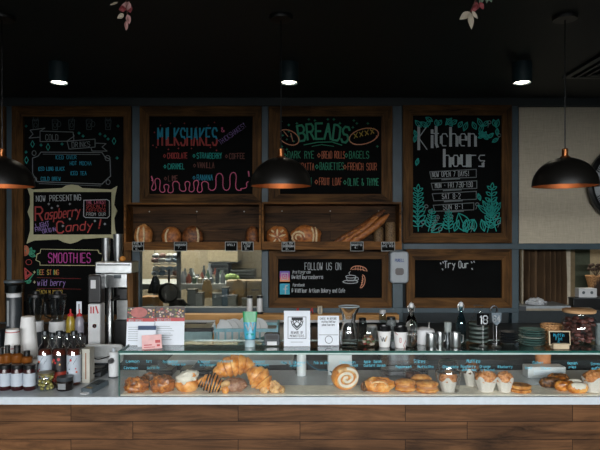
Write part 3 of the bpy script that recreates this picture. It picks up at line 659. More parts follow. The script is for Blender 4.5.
# ------------------------------------------------------------------ wall clock, soap dispenser
d = 4.99
t = thing('wall_clock', 'round black rimmed wall clock on the cream wall', 'clock', W(624, 184, d))
R0 = L(38, d)
MB().lathe([(R0 * .86, 0), (R0 * .86, .045), (R0 * .93, .055), (R0, .04), (R0, 0)], 64, Rx(PI / 2) @ Tr(0, 0, 0)).build('rim', M['black'], t, smooth=True)
MB().lathe([(0, .004), (R0 * .86, .004)], 64, Rx(PI / 2), cap=False).build('dial', plain('clock_dial', '9fa5a8', .6, var=.25, scale=12), t)
m = MB()
for k in range(12):
    a = 2 * PI * k / 12
    for o_ in (-.018, 0, .018): m.box(-.004 + o_, .004 + o_, -.008, -.005, R0 * .62, R0 * .8, Ry(a))
m.build('hour_marks', M['black'], t)
MB().box(-.006, .006, -.012, -.009, -.02, R0 * .45, Ry(.9)).box(-.004, .004, -.016, -.013, -.03, R0 * .66, Ry(-1.2)).build('clock_hands', M['black'], t)
d = 4.92
t = thing('soap_dispenser', 'white soap dispenser mounted on the post right of the bread shelf', 'dispenser', W(398.5, 267, d))
a = L(9.3, d); h = L(16, d)
def rrect(a, h, r, n=5):
    return [(sx * (a - r) + r * math.cos(t0 + PI / 2 * k / n), sz * (h - r) + r * math.sin(t0 + PI / 2 * k / n)) for sx, sz, t0 in ((1, 1, 0), (-1, 1, PI / 2), (-1, -1, PI), (1, -1, 3 * PI / 2)) for k in range(n + 1)]
MB().prism(rrect(a, h, .03), -.05, .06).build('body', plain('dispenser_plastic', '8a9298', .35, var=.03), t, bevel=.012)
MB().prism([(x, z - .035) for x, z in rrect(.036, .03, .02)], -.053, -.05).build('viewing_window', plain('dispenser_window', '2a1c1a', .3), t)
c = Chalk(398.5, 267, d); c.text('c_ink3', 'PURELL', 394, 403.5, 261.5, 2.8, .7, slant=.1); c.emitto(t, -.0515, 'printed_logo')

# ------------------------------------------------------------------ ceiling lamps
def pendant(px, label, r=30.3):
    d = 3.13; r = L(r, d); zr = Z(185.5, d); t = thing('pendant_lamp', label, 'pendant lamp', (X(px, d), d, zr), 'black dome pendants with copper linings')
    h = L(28, d)
    prof = [(r * math.cos(a * PI / 2 / 12), h * math.sin(a * PI / 2 / 12)) for a in range(0, 12)] + [(.02, h)]
    MB().lathe([(r, -.004)] + prof, 48, cap=False).build('shade', M['black_m'], t, smooth=True).data.polygons
    MB().lathe([(x - .004, z - .003) for x, z in prof][:-1] + [(.012, h - .004)], 48, cap=False).build('lining', M['copper_in'], t, smooth=True)
    MB().lathe([(.028, h - .003), (.026, h + .004), (.016, h + .008), (.016, h + .045), (.01, h + .05)], 20).build('neck', M['copper'], t, smooth=True)
    MB().tube([(0, 0, h + .045), (0, 0, ZCL - zr - .01)], .0035, 8).build('cord', M['black'], t)
    MB().lathe([(.0, ZCL - zr - .02), (.06, ZCL - zr - .02), (.065, ZCL - zr - .012), (.065, ZCL - zr)], 28).build('ceiling_rose', M['black_m'], t, smooth=True)
    MB().lathe([(0, .016), (.02, .02), (.03, .045), (.02, .07), (.014, .1), (.0, .1)], 16).build('bulb', M['bulb'], t, smooth=True)
    l = bpy.data.lights.new('pendant_glow', 'POINT'); l.energy = .4; l.color = (1, .6, .34); l.shadow_soft_size = .03
    o = bpy.data.objects.new('pendant_glow', l); COL.objects.link(o); o.parent = t; o.location = (0, -.0, .012)
pendant(2, 'black dome pendant lamp cut off by the left edge'); pendant(281, 'black dome pendant lamp hanging in front of the breads board'); pendant(565, 'black dome pendant lamp hanging in front of the cream wall', 31.3)
for px, lb in ((59, 'round downlight over the cold drinks board'), (289, 'round downlight behind the middle pendant cord'), (522, 'round downlight left of the ceiling vent')):
    d = 3.98; r = L(9.6, d); h = L(20, d); t = thing('ceiling_downlight', lb, 'downlight', (X(px, d), d, ZCL - h), 'cylinder downlights under the ceiling')
    MB().lathe([(r * .82, .012), (r * .86, 0), (r, 0), (r, h)], 32).build('housing', M['downl'], t, smooth=True)
    MB().lathe([(0, .006), (r * .6, .004), (r * .8, .012)], 28).build('lens', M['led'], t, smooth=True)
    l = bpy.data.lights.new('downlight_beam', 'SPOT'); l.energy = 14; l.spot_size = 1.9; l.spot_blend = .8; l.color = (1, .86, .66); l.shadow_soft_size = .05
    o = bpy.data.objects.new('downlight_beam', l); COL.objects.link(o); o.parent = t; o.location = (0, 0, -.01)
t = thing('ceiling_vent', 'square black ceiling vent near the right edge', 'vent', (2.28, 3.97, ZCL))
m = MB()
for q in ((-.34, .34, -.34, -.3), (-.34, .34, .3, .34), (-.34, -.3, -.3, .3), (.3, .34, -.3, .3)): m.box(q[0], q[1], q[2], q[3], -.02, 0)
m.build('frame', plain('vent_paint', '20282a', .4), t)
for k in range(5):
    a = .28 - k * .055; q = MB()
    for (x0, x1, y0, y1) in ((-a, a, -a, -a + .02), (-a, a, a - .02, a), (-a, -a + .02, -a + .02, a - .02), (a - .02, a, -a + .02, a - .02)): q.box(x0, x1, y0, y1, -.03 - .004 * k, -.012)
    q.build('slat', plain('vent_paint_%d' % k, '20282a', .4), t)

# blossom sprigs hanging near the camera
pet = plain('petal', 'b58a86', .7, var=.2); pet2 = plain('pale_petal', 'c0b5a2', .7, var=.15); stm = plain('sprig_stem', '5a3c34', .7); redp = plain('red_petal', '8e4043', .7); grn = plain('grey_green_leaf', '71806e', .7)
def petal(m, c, l, wd, a, tilt=.5):
    n = 7; vs = []; Mx = Tr(*c) @ Ry(a) @ Rz(tilt)
    for k in range(n + 1):
        t_ = k / n; h = wd * math.sin(PI * t_ ** .8) * .5 + .0004
        for s_ in (-1, 0, 1): vs.append(Mx @ Vector((s_ * h, .004 * math.sin(PI * t_) * (1 - abs(s_)) * 2, -l * t_)))
    m.add(vs, [(k * 3 + j, k * 3 + j + 1, k * 3 + j + 4, k * 3 + j + 3) for k in range(n) for j in (0, 1)])
def sprig(label, px, bits, stem):
    d = 2.0; z0 = ZCL; t = thing('hanging_blossom_sprig', label, 'hanging flowers', (X(px, d), d, z0))
    q = [Vector((L(x - px, d), .0, Z(y, d) - z0)) for x, y in stem]
    MB().tube([Vector((0, 0, 0))] + q, .0022, 6).build('stem', stm, t)
    for i, (x, y, l, wd, a, mt) in enumerate(bits):
        m = MB(); petal(m, (L(x - px, d), -.006 * (i % 3), Z(y, d) - z0), L(l, d), L(wd, d), a, .3 * (i % 3)); o = m.build('petal', mt, t, smooth=True)
sprig('dried blossom sprig hanging left of the middle above the milkshakes board', 125, [(126, 2, 11, 6, .3, pet), (128, 6, 8, 7, -.4, redp), (130, 3, 9, 6, .2, pet), (124, 14, 8, 5, 1.0, pet2), (128, 15, 10, 5, -.2, pet), (127.6, 22, 10, 4, .05, pet), (118, 2, 9, 2, 1.2, pet2), (126, 9, 7, 6, 1.4, redp)], [(124, -8), (127, 4), (127.5, 14), (128, 24)])
sprig('dried blossom sprig with three pale leaves above the kitchen hours board', 473, [(470, 12, 13, 7, .95, pet2), (470, 13, 17, 7, -.05, pet2), (471, 12, 10, 6, -.6, pet2), (477, 2, 10, 7, .3, redp), (479, 3, 8, 7, -.5, redp), (476, 8, 8, 6, .9, redp)], [(478, -8), (474, 4), (470, 12)])
sprig('grey green leaf sprig at the top edge right of the blossoms', 487, [(483, -3, 8, 5, .5, grn), (488, -4, 8, 5, -.4, grn), (486, -4, 9, 5, .05, grn)], [(486, -12), (486, -4)])

# ------------------------------------------------------------------ helpers for the goods
def at(px, d, z): return (X(px, d), d, z)
def liquid(n, h, a=.3): return plain(n, h, a, var=.15)
M['jam'] = liquid('dark_red_jam', '2a0a0c'); M['amber'] = liquid('amber_syrup', '6c3d12'); M['red_l'] = liquid('red_sauce', '4a1a0c'); M['label'] = plain('pale_label', 'a6afb8', .6, var=.04)
M['red'] = plain('red_print', 'a82a2c', .5); M['navy'] = plain('navy_print', '1d3557', .6); M['pinkp'] = plain('pink_print', 'd5a8a6', .6)
def bottle_prof(r, h, neck=.32, nh=.28, sh=.1):
    return [(r * .92, 0), (r, .006), (r, h * (1 - nh - sh)), (r * (.5 + neck / 2), h * (1 - nh - sh * .35)), (r * neck, h * (1 - nh)), (r * neck, h * .97), (r * neck * 1.15, h * .975), (r * neck * 1.15, h)]
def shrink(prof, k=.002): return [(max(0, r - k), z + k * .6) for r, z in prof]

# ------------------------------------------------------------------ jars and bottles on the left of the counter
g = 'jam jars in the front row'
lbs = ['jam jar with white label cut off by the left edge', 'jam jar with white label in the middle of the front row', 'jam jar with white label right end of the front row beside the olives']
for i, x in enumerate((5.2, 17.4, 29.6)):
    d = 2.83; r = L(5.9, d); h = L(25, d)
    t = thing('jam_jar', lbs[i], 'jar', at(x, d, ZC), g)
    MB().lathe([(r * .9, 0), (r, .005), (r, h * .76), (r * .86, h * .84), (r * .86, h * .86)], 24).build('glass_jar', M['jam'], t, smooth=True)
    MB().lathe([(r * .95, h * .84), (r * .97, h * .86), (r * .97, h - .002), (r * .9, h), (0, h)], 24).build('lid', M['black'], t, smooth=True)
    MB().lathe([(r + .0008, h * .17), (r + .0008, h * .68)], 24).build('label', M['label'], t, smooth=True)
    q = Chalk(x, 390, d - r - .003); q.line('c_grey', [(x - 3, 379), (x + 3, 379)], .4).line('c_dim', [(x - 2.4, 382), (x + 2, 382)], .4).oval('c_dim', x, 381, 2.5, 1.6, .35)
d = 2.97; zr = Z(365, 2.9)
t = thing('display_riser', 'low white riser behind the front row of jam jars', 'riser', at(14, 2.9, ZC))
MB().box(-.12, .095, 0, .13, zr - ZC - .008, zr - ZC).build('top_panel', M['white'], t)
MB().box(-.12, -.112, 0, .13, 0, zr - ZC - .008).build('side_panel', M['white'], t); MB().box(.087, .095, 0, .13, 0, zr - ZC - .008).build('side_panel', M['white'], t)
for i, (x, cap, y0, wd, lb) in enumerate(((1, 0, 347, 10, 'small amber sauce bottle cut off by the left edge on the white riser'), (7.6, 1, 345, 9, 'small sauce bottle with black cap second on the white riser'), (17.2, 1, 345, 11, 'small sauce bottle with black cap third on the white riser'), (28, 1, 350.5, 10.5, 'squat sauce bottle with wide black cap at the right end of the white riser'))):
    d = 2.95; r = L(wd / 2, d); h = Z(y0, d) - zr; hb = h * .56
    t = thing('sauce_bottle', lb, 'bottle', at(x if i < 3 else 27, d, zr), 'small sauce bottles on the riser')
    MB().lathe([(r * .9, 0), (r, .004), (r, hb * .8), (r * .5, hb), (r * .5, hb * 1.05)], 20).build('bottle_body', M['amber'], t, smooth=True)
    MB().lathe([(r * .55, hb), (r * .55, h - .002), (r * .45, h), (0, h)], 20).build('cap', M['black'], t, smooth=True)
# olives and dark jar
d = 2.83; t = thing('olive_jar', 'glass jar of green olives standing in front of the tall bottles', 'jar', at(46.3, d, ZC)); r = L(8.4, d); h = L(17.5, d)
MB().lathe([(r * .9, 0), (r, .005), (r, h * .8), (r * .88, h * .9)], 24).build('glass_jar', M['glass'], t, smooth=True)
MB().lathe([(r * .93, h * .88), (r * .95, h), (0, h)], 24).build('lid', plain('brass_lid', '6b6142', .4, .6), t, smooth=True)
olv = crust('olive_skin', ['5f5a2a', '857f42', 'aaa46c'], 60, .3, .2); random.seed(3)
for k in range(26):
    a = random.random() * 6.28; rr_ = r * .66; zz = .011 + (k // 7) * .0165
    MB().lump((rr_ * math.cos(a + k), rr_ * math.sin(a + k), zz), (.0095, .0095, .008), .05, 2, k, 10, 7, 1).build('olive', olv, t, smooth=True)
t = thing('spread_jar', 'small squat dark jar right of the olives', 'jar', at(65, 2.83, ZC)); r = L(8, 2.83); h = L(13, 2.83)
MB().lathe([(r * .92, 0), (r, .004), (r, h * .68), (r * .9, h * .74)], 24).build('glass_jar', plain('dark_spread', '16100f', .15), t, smooth=True)
MB().lathe([(r * .98, h * .72), (r, h * .74), (r, h), (0, h)], 24).build('lid', M['charcoal'], t, smooth=True)
MB().box(-.018, .018, -r - .001, -r + .003, h * .15, h * .6).build('label', plain('dull_label', '6d7072', .5), t)
# tall bottles, two rows
def tall(x, d, y0, lab, acc, fill, lb, wd=13.5):
    r = L(wd / 2, d); h = Z(y0, d) - ZC; t = thing('tall_bottle', lb, 'bottle', at(x, d, ZC), 'tall drink bottles on the counter')
    p = bottle_prof(r, h, .42, .22, .12)
    MB().lathe(p, 28).build('glass_bottle', M.setdefault('bottle', glass('bottle_glass', (.95, .96, .95), 2.2)), t, smooth=True)
    MB().lathe([(r * .9, .004), (r * .96, .008), (r * .96, h * .585), (r * .7, h * .66), (0, h * .66)], 24).build('drink', fill, t, smooth=True)
    MB().lathe([(r * .5, h * .93), (r * .5, h), (0, h)], 16).build('cap', M['steel_d'], t, smooth=True)
    MB().lathe([(r + .001, h * .06), (r + .001, h * .56)], 28).build('label', lab, t, smooth=True)
    if lab is lk: MB().lathe([(r + .0012, h * .07), (r + .0012, h * .26)], 28).build('fruit_print', plain('fruit_print', '8a2a18', .5, var=.7, scale=40), t, smooth=True)
    random.seed(int(x))
    if lab is lw:
        for q in range(5):
            a = -PI / 2 - .5 + q * .25; z = h * (.4 + .05 * (q % 3)); MB().tube([((r + .0012) * math.cos(a), (r + .0012) * math.sin(a), z), ((r + .0012) * math.cos(a + .22), (r + .0012) * math.sin(a + .22), z + .016)], .0009, 5).build('printed_sketch', M['charcoal'], t)
    for k in range(7):
        a = -PI / 2 + random.uniform(-.8, .8); z = h * random.uniform(.12, .5); s_ = random.uniform(.003, .008)
        m = MB().lathe([(0, 0), (s_, 0), (s_, .0006), (0, .0006)], 10, Tr((r + .0012) * math.cos(a), (r + .0012) * math.sin(a), z) @ Rz(a + PI / 2) @ Rx(PI / 2)); m.build('printed_mark', acc[k % len(acc)], t)
    return t
AC = [M['red'], M['charcoal'], plain('print_orange', 'b8552c', .5)]
lw = M['label']; lk = plain('black_label', '161010', .4); 
tall(45, 2.93, 331, lw, AC, M['red_l'], 'tall bottle with white printed label behind the olives')
tall(59.5, 2.93, 331, lk, [M['red'], plain('print_tan', 'b98a52', .5), M['red']], M['red_l'], 'tall bottle with black and red label between the two white labels')
tall(74, 2.93, 331, lw, AC, M['red_l'], 'tall bottle with white label and red cherries at the right of the front three')
for i, x in enumerate((52.5, 67, 80.5)): tall(x, 3.04, 333, (lw, lk, lw)[i], AC, M['red_l'], ('tall bottle in the back row behind the gap left of the black label', 'tall bottle in the back row behind the gap right of the black label', 'tall bottle in the back row at the right end')[i], 12)
t = thing('upright_carton', 'cream drinks carton beside the right end of the tall bottles', 'carton', at(84.5, 2.95, ZC))
h = Z(349, 2.95) - ZC; MB().box(-.013, .026, 0, .07, 0, h).build('box', plain('carton_card', 'a9a79c', .6), t, bevel=.001); MB().box(.004, .009, -.0008, 0, .02, h - .02).build('brown_stripe', plain('carton_stripe', '7a4a2a', .6), t)
# eftpos terminal
t = thing('card_terminal', 'grey card payment terminal lying on the counter with a receipt slot', 'terminal', at(94.5, 2.82, ZC), rz=-.35); t.scale = (.78, .78, .78)
T0 = Tr(0, 0, .012) @ Rx(.12)
MB().box(-.04, .04, -.075, .09, -.008, .024, T0).build('body', M['grey'], t, bevel=.006)
MB().box(-.03, .03, .0, .07, .024, .027, T0).build('screen', plain('terminal_screen', '1f2a2e', .2), t)
for r_ in range(3):
    for c_ in range(3): MB().box(-.028 + c_ * .02, -.012 + c_ * .02, -.06 + r_ * .018, -.048 + r_ * .018, .024, .028, T0).build('key', plain('key_%d%d' % (r_, c_), ('6b5f3f' if r_ == 0 and c_ else '3c464b'), .5), t)
MB().box(-.022, .022, -.105, -.07, -.006, .004, T0).build('payment_card', M['white'], t)
# POS screen back and stand, scanner, cables
t = thing('register_screen', 'back of a white register screen on the counter behind the payment terminal', 'register', at(99.5, 3.16, ZC))
z0, z1 = Z(363, 3.16) - ZC, Z(344.5, 3.16) - ZC; a = L(19.5, 3.16)
MB().prism([(x + .02, z + (z0 + z1) / 2) for x, z in rrect(a, (z1 - z0) / 2, .02)], 0, .02).build('screen_shell', plain('register_shell', 'a7a9a8', .35), t, bevel=.003)
MB().box(-.02, .03, .02, .05, .01, z0 + .03).build('stand', M['charcoal'], t); MB().box(-.06, .06, .0, .07, 0, .012).build('base', M['charcoal'], t)
t = thing('cash_drawer', 'flat black box under the white register screen', 'cash drawer', at(103, 3.2, ZC)); MB().box(-.035, .035, -.13, -.06, 0, .05).build('body', M['black'], t, bevel=.004); MB().box(-.03, .03, -.133, -.13, .01, .04).build('drawer_front', M['charcoal'], t)
def cable(label, pts, mat, r=.004):
    P0 = W(*pts[0]); q = [W(*p) - P0 for p in pts]; qq = []
    for i in range(len(q) - 1):
        a, b = q[max(i - 1, 0)], q[min(i + 2, len(q) - 1)]
        for k in range(6):
            u = k / 6; qq.append(((2 * q[i]) + (q[i + 1] - a) * u + (2 * a - 5 * q[i] + 4 * q[i + 1] - b) * u * u + (3 * q[i] - a - 3 * q[i + 1] + b) * u ** 3) * .5)
    qq.append(q[-1]); o = MB().tube(qq, r, 8).build('cable', mat, smooth=True); o.location = P0; return tag(o, label, 'cable')
cable('thick black cable arching from the payment terminal', [(84, 375, 3.0), (92, 374, 3.0), (100, 371, 3.05), (107, 369, 3.12), (113, 367, 3.15)], M['black'], .005)
cable('thin black cable hanging under the register screen', [(84, 345, 3.05), (88, 353, 3.04), (96, 359, 3.04), (104, 358, 3.05), (110, 356, 3.06)], M['black'], .003)
t = thing('receipt_roll_holder', 'white upright cylinder with a black knob left of the glass case', 'holder', at(113.8, 3.08, ZC)); r = L(5, 3.08); h = Z(351.5, 3.08) - ZC
MB().lathe([(r, 0), (r, h - .004), (r * .85, h), (0, h)], 28).build('body', M['white'], t, smooth=True); MB().lathe([(r * 1.05, 0), (r * 1.05, .006), (0, .006)], 28).build('foot', M['charcoal'], t, smooth=True)
MB().lathe([(0, .02), (.013, .02), (.015, 0), (.015, -.01)], 16, Tr(-.004, -r, h * .68) @ Rx(PI / 2)).build('knob', M['black'], t, smooth=True)
MB().lathe([(0, .02), (.009, .018), (.009, 0)], 16, Tr(0, 0, h)).build('nozzle', plain('pale_nozzle', 'aab3b8', .4), t, smooth=True)

# paper cups
def cupstack(px, d, y0, wb, label, n=7, z=ZC, band=False):
    h = Z(y0, d) - z; r = L(wb / 2, d); t = thing('paper_cup_stack', label, 'paper cups', at(px, d, z), 'upturned paper cups on the counter')
    for k in range(n):
        o = .012 * k; hh = h - .012 * (n - 1)
        MB().lathe([(r, o), (r + .002, o + .003), (r, o + .005), (r * .68, o + hh), (0, o + hh - .002)], 28).build('paper_cup', M['cup'], t, smooth=True)
    if band:
        for zz in (h - .012, h * .62): MB().lathe([(r * .74, zz - .004), (r * .735, zz)], 28, Matrix.Diagonal((1.0 + (.18 if zz < h * .7 else .02), 1.0 + (.18 if zz < h * .7 else .02), 1, 1))).build('pink_band', M['red'], t)
cupstack(28, 3.185, 316.5, 19, 'tall stack of upturned white paper cups behind the sauce bottles', 9)
cupstack(12.5, 3.085, 329, 18, 'shorter stack of upturned white cups with pink bands near the left edge', 6, band=True)

# ------------------------------------------------------------------ pastries in the case
zf = ZC + .001; PD = 2.79
t = MB().box(X(121, 2.73), 2.9, 2.726, 2.9, ZC + .0003, ZC + .0025).build('baking_paper', plain('baking_paper', 'efe6d4', .7), None); tag(t, 'strip of baking paper under the pastries along the case front', 'paper')
zf = ZC + .0027
glz = crust('glazed_danish', ['2c1205', '9a5218', 'dc9440'], 55, .3, .8); dkg = crust('dark_nut_crust', ['180c06', '5a3418', '94602c'], 90, .45, 1); gold = crust('golden_pastry', ['8e4612', 'd68838', 'efbc74'], 24, .4, .5)
pale = crust('pale_dough', ['a87440', 'd3a46c', 'e4c494'], 35, .5, .4); icing = plain('icing_sugar', 'd6cbbb', .7, var=.1, bump=.4); choc = plain('chocolate', '23120b', .35); muf = crust('muffin_top', ['8c4a20', 'c8824a', 'e0a878'], 70, .6, 1)
wrap = plain('parchment_wrap', 'cdc4ba', .7, var=.06, bump=.3); film = glass('cling_film', (.93, .93, .93), 2.2, .12)
def pastry(name, label, px, d=PD, z=None, cat='pastry', group='pastries in the glass case', rz=0): return thing(name, label, cat, at(px, d, zf if z is None else z), group, rz)
def danish(label, px, x0, x1, y0, d, mat, sd, yb=396):
    t = pastry('nut_danish', label, px, d); rx = L(x1 - x0, d) / 2; h = L(yb - y0, d)
    MB().lump((0, 0, h * .42), (rx, .045, h * .6), .28, 2.6, sd, 26, 18, .7).build('dough', mat, t, smooth=True)
    m = MB(); random.seed(sd)
    for k in range(16):
        a = random.random() * 6.28; q = random.random() * .7; m.lump((rx * q * math.cos(a), .035 * q * math.sin(a) - .008, h * (.98 - .45 * q * q)), (.007, .006, .005), .4, 3, k, 8, 6, 1)
    m.build('chopped_nuts', dkg if mat is glz else glz, t, smooth=True, kind='stuff')
danish('glazed nut danish at the left end of the case', 136.5, 125, 149, 382, 2.79, glz, 1)
danish('dark nut covered danish behind the two glazed ones', 151, 141, 161, 378.5, 2.88, dkg, 2, 392)
danish('glazed nut danish left of the iced bun', 163, 150, 176.5, 380.5, 2.79, glz, 3)
t = pastry('iced_bun', 'bun covered in white icing and flakes left of the striped pastries', 187); 
MB().lump((0, 0, L(7, PD)), (L(12, PD), .045, L(8.5, PD)), .12, 2.5, 4, flat=.8).build('dough', gold, t, smooth=True)
MB().lump((.002, -.006, L(14, PD)), (L(11, PD), .042, L(7, PD)), .3, 3, 5, flat=.7, M=Ry(-.35)).build('icing', icing, t, smooth=True)
m = MB(); random.seed(9)
for k in range(22): m.lump((random.uniform(.0, .045), random.uniform(-.035, .01), L(15, PD) + random.uniform(0, .02) + .0), (.007, .004, .004), .4, 3, k, 8, 6, 1)
m.build('almond_flakes', gold, t, smooth=True, kind='stuff')
def croissant(name, label, px, d, z, span, rad, mat, tilt=0., arch=.55, ridges=7, rz=0, stripes=None, dep=.0, drop=.38):
    t = pastry(name, label, px, d, z, rz=rz); n = 40; pts = []; rs = []
    for k in range(n + 1):
        u = k / n * 2 - 1; a = u * arch * PI / 2
        pts.append(Matrix.Rotation(tilt, 3, 'Y') @ Vector((span / 2 * math.sin(a) / math.sin(arch * PI / 2), dep * (1 - math.cos(a)), rad * .92 - (1 - math.cos(a)) * span * drop)))
        ph = (k / n * ridges) % 1; rs.append(max(.004, rad * (1 - abs(u) ** 1.7 * .84) * (.76 + .27 * (1 - ph) ** .7)))
    zz = min(p.z - r * .75 for p, r in zip(pts, rs)); pts = [p - Vector((0, 0, zz)) for p in pts]
    MB().tube(pts, rs, 18).build('dough', mat, t, smooth=True)
    if stripes:
        m = MB()
        for k in range(5, n - 4, 4):
            c, r = pts[k], rs[k] * 1.03; m.tube([c + Vector((.006 * math.sin(a) * 2, -r * math.cos(a), r * math.sin(a))) for a in [q * .25 - .9 for q in range(12)]], .0042, 6)
        m.build('chocolate_stripes', stripes, t, smooth=True)
    return t, pts
croissant('chocolate_croissant', 'dark pastry striped with chocolate left of the large croissants', 209.5, PD, zf, L(27, PD), L(9.5, PD), gold, .25, .5, 4, stripes=choc)
croissant('croissant', 'large golden croissant lying on top of the pile', 235.5, 2.86, zf + L(8, 2.86), L(43, 2.86), L(11.2, 2.86), gold, -.2, .72, 8, drop=.34)
croissant('croissant', 'golden croissant leaning at the right side of the pile', 254, 2.80, zf, L(28, PD), L(12, PD), gold, .6, .6, 6, rz=-.4)
t = pastry('flat_pastry', 'flat sugared brown pastry under the large croissant', 234, 2.80)
MB().lump((0, 0, L(5.6, PD)), (L(13.5, PD), .05, L(7, PD)), .15, 3, 8, flat=.8).build('dough', crust('sugared_brown', ['6a3f2a', '9a6c50', 'b7937a'], 60), t, smooth=True)
t = pastry('custard_bite', 'small cream tipped pastry in front of the croissant pile', 225.5, 2.755); MB().lump((0, 0, L(9, PD)), (L(5, PD), .016, L(3.2, PD)), .12, 3, 4, flat=.9, M=Ry(-.3)).build('dough', pale, t, smooth=True); MB().lump((0, 0, L(3, PD)), (L(3.6, PD), .014, L(4, PD)), .1, 3, 2, flat=.8).build('base', gold, t, smooth=True)
for i, (x, wd, h, lb) in enumerate(((264, 8, 8, 'small crumbly biscuit beside the croissants'), (274.5, 10, 11, 'larger crumbly biscuit right of the small one'), (282, 5, 6, 'smallest crumbly biscuit at the right of the three'))):
    t = pastry('crumbly_biscuit', lb, x, 2.77, cat='biscuit', group='crumbly biscuits'); MB().lump((0, 0, L(h, PD) * .45), (L(wd, PD) * .6, .03, L(h, PD) * .58), .35, 4, 11 + i, flat=.75).build('dough', pale, t, smooth=True)
# cinnamon scroll leaning on edge
t = pastry('cinnamon_scroll', 'big iced cinnamon scroll tilted up on its edge', 345.5, 2.80, rz=.25)
R = L(12.6, 2.8); m = MB(); pts = []; rs = []
for k in range(90):
    a = k / 90 * 2 * PI * 2.4; r = R * (.1 + .9 * (k / 90)) - .006; pts.append(Rx(.25) @ Vector((r * 1.12 * math.cos(a), .0, R + r * math.sin(a)))); rs.append(.0105)
m.tube(pts, rs, 10); m.build('spiral_dough', pale, t, smooth=True)
MB().lathe([(0, -.03), (R * .9, -.03), (R * 1.0, -.012), (R * 1.0, .012), (R * .9, .026), (0, .026)], 30, Rx(.25) @ Tr(0, .022, R) @ Matrix.Diagonal((1.1, 1, 1, 1)) @ Rx(PI / 2)).build('dough', gold, t, smooth=True)
m = MB(); m.tube([p + Vector((0, -.0035, .003)) for p in pts[8:86]], .0086, 8); m.build('icing', icing, t, smooth=True)
t = pastry('fruit_danish', 'golden fruit danish with a raisin filled swirl beside the scroll', 378.5, 2.79)
MB().lump((0, 0, L(6.2, PD)), (L(15.5, PD), .045, L(7.6, PD)), .22, 4, 21, 30, 18, .8).build('dough', gold, t, smooth=True)
q = []
for k in range(40): a = k / 40 * 9; r = .006 + .026 * k / 40; q.append(Vector((r * 1.5 * math.cos(a), -.042 + .01 * abs(math.sin(a)), L(7.5, PD) + r * .55 * math.sin(a))))
MB().tube(q, .005, 8).build('swirl', pale, t, smooth=True)
MB().lump((-L(14, PD), .0, L(4.6, PD)), (L(4, PD), .03, L(5, PD)), .2, 3, 3, flat=.8).build('raisin_filling', dkg, t, smooth=True)
slc = crust('slice_crust', ['8c4a18', 'c67f38', 'e0a860'], 40, .5, .5)
def slice_(label, x0, x1, y0, y1, d, sd):
    t = pastry('filled_biscuit', label, (x0 + x1) / 2, d, Z(y1, d) if y1 < 394 else None, group='filled biscuits', cat='biscuit'); r = L(x1 - x0, d) / 2; h = L(y1 - y0, d)
    for k, nm in ((0, 'bottom_half'), (1, 'top_half')): MB().lump((0, 0, h * (.24 + .5 * k)), (r, r * .8, h * .3), .09, 3, sd + k, flat=.8).build(nm, slc, t, smooth=True)
    MB().lathe([(r * .9, h * .38), (r * .93, h * .5), (r * .9, h * .6)], 24, Matrix.Diagonal((1, .8, 1, 1))).build('filling', plain('caramel_filling', 'a96a34', .4), t, smooth=True)
slice_('filled biscuit at the left front of the group of three', 394.5, 416, 385, 397, 2.79, 1)
slice_('filled biscuit at the right front of the group of three', 415.5, 438.5, 386.5, 398, 2.77, 5)
t = pastry('filled_biscuit', 'filled biscuit behind the two front ones', 421, 2.88, group='filled biscuits', cat='biscuit'); MB().lump((0, 0, .03), (.055, .04, .03), .1, 3, 8, flat=.95).build('dough', slc, t, smooth=True)
t = pastry('wrapped_brownie', 'brown slice in clear wrap behind the filled biscuits', 413, 2.985, group='wrapped slices', z=ZC); MB().box(-.035, .035, -.03, .03, 0, .045).build('cake', crust('brownie', ['3a2018', '6a4030', '80523c'], 60), t, bevel=.006); MB().lump((0, 0, .028), (.05, .042, .034), .12, 4, 3, flat=.8).build('cling_wrap', film, t, smooth=True)
def muffin(label, px, d, wd, h, sd, yt=.0):
    t = pastry('muffin', label, px, d, cat='muffin', group='muffins in parchment wraps'); r = L(wd, d) / 2; H = L(h, d); m = MB(); n = 32; rows = 6; vs = []
    for i in range(rows + 1):
        u = i / rows
        for k in range(n):
            a = 2 * PI * k / n; pk = (.5 + .5 * math.cos(4 * a + sd)) ** 2
            rad = r * (.62 + .32 * u) * (1 + .04 * math.cos(8 * a)) * (1 + .12 * pk * u * u); vs.append((rad * math.cos(a), rad * math.sin(a) * .95, H * .62 * u * (.82 + .42 * pk * u)))
    m.add(vs, [(i * n + k, i * n + (k + 1) % n, (i + 1) * n + (k + 1) % n, (i + 1) * n + k) for i in range(rows) for k in range(n)] + [tuple(range(n))[::-1]])
    m.build('parchment_wrap', wrap, t, smooth=True)
    MB().lump((0, 0, H * .62), (r * .9, r * .86, H * .36), .2, 5, sd, 26, 18, .8).build('muffin_top', muf if sd != 2 else dkg, t, smooth=True)
    return t
muffin('muffin in white parchment under a clear dome', 448, 2.80, 20, 20, 1)
t = thing('clear_dome_lid', 'clear plastic dome lid standing over the left muffin', 'lid', at(448, 2.80, zf)); r = L(12.6, 2.8); h0 = L(19, 2.8)
MB().lathe([(r, h0), (r * .98, h0 + .006), (r * .8, h0 + .012), (r * .74, h0 + .045), (r * .62, h0 + .058), (0, h0 + .06)], 28).build('dome', glass('dome_plastic', (.8, .82, .82), 2.0, .1), t, smooth=True)
MB().lathe([(r * 1.0, h0), (r * .86, .002), (0, .001)], 28).build('cup', glass('cup_plastic', (.95, .95, .95), 1.2, .08), t, smooth=True)
muffin('dark topped muffin standing behind the wrapped ones', 471.5, 2.90, 17, 24, 2)
muffin('large crumble topped muffin in the middle of the muffin group', 486, 2.80, 23, 21, 3)
muffin('smaller muffin in parchment at the right of the muffin group', 504.5, 2.79, 18, 20, 4)
t = pastry('filled_biscuit', 'flat filled biscuit alone right of the muffins', 520.5, 2.79, group='filled biscuits', cat='biscuit')
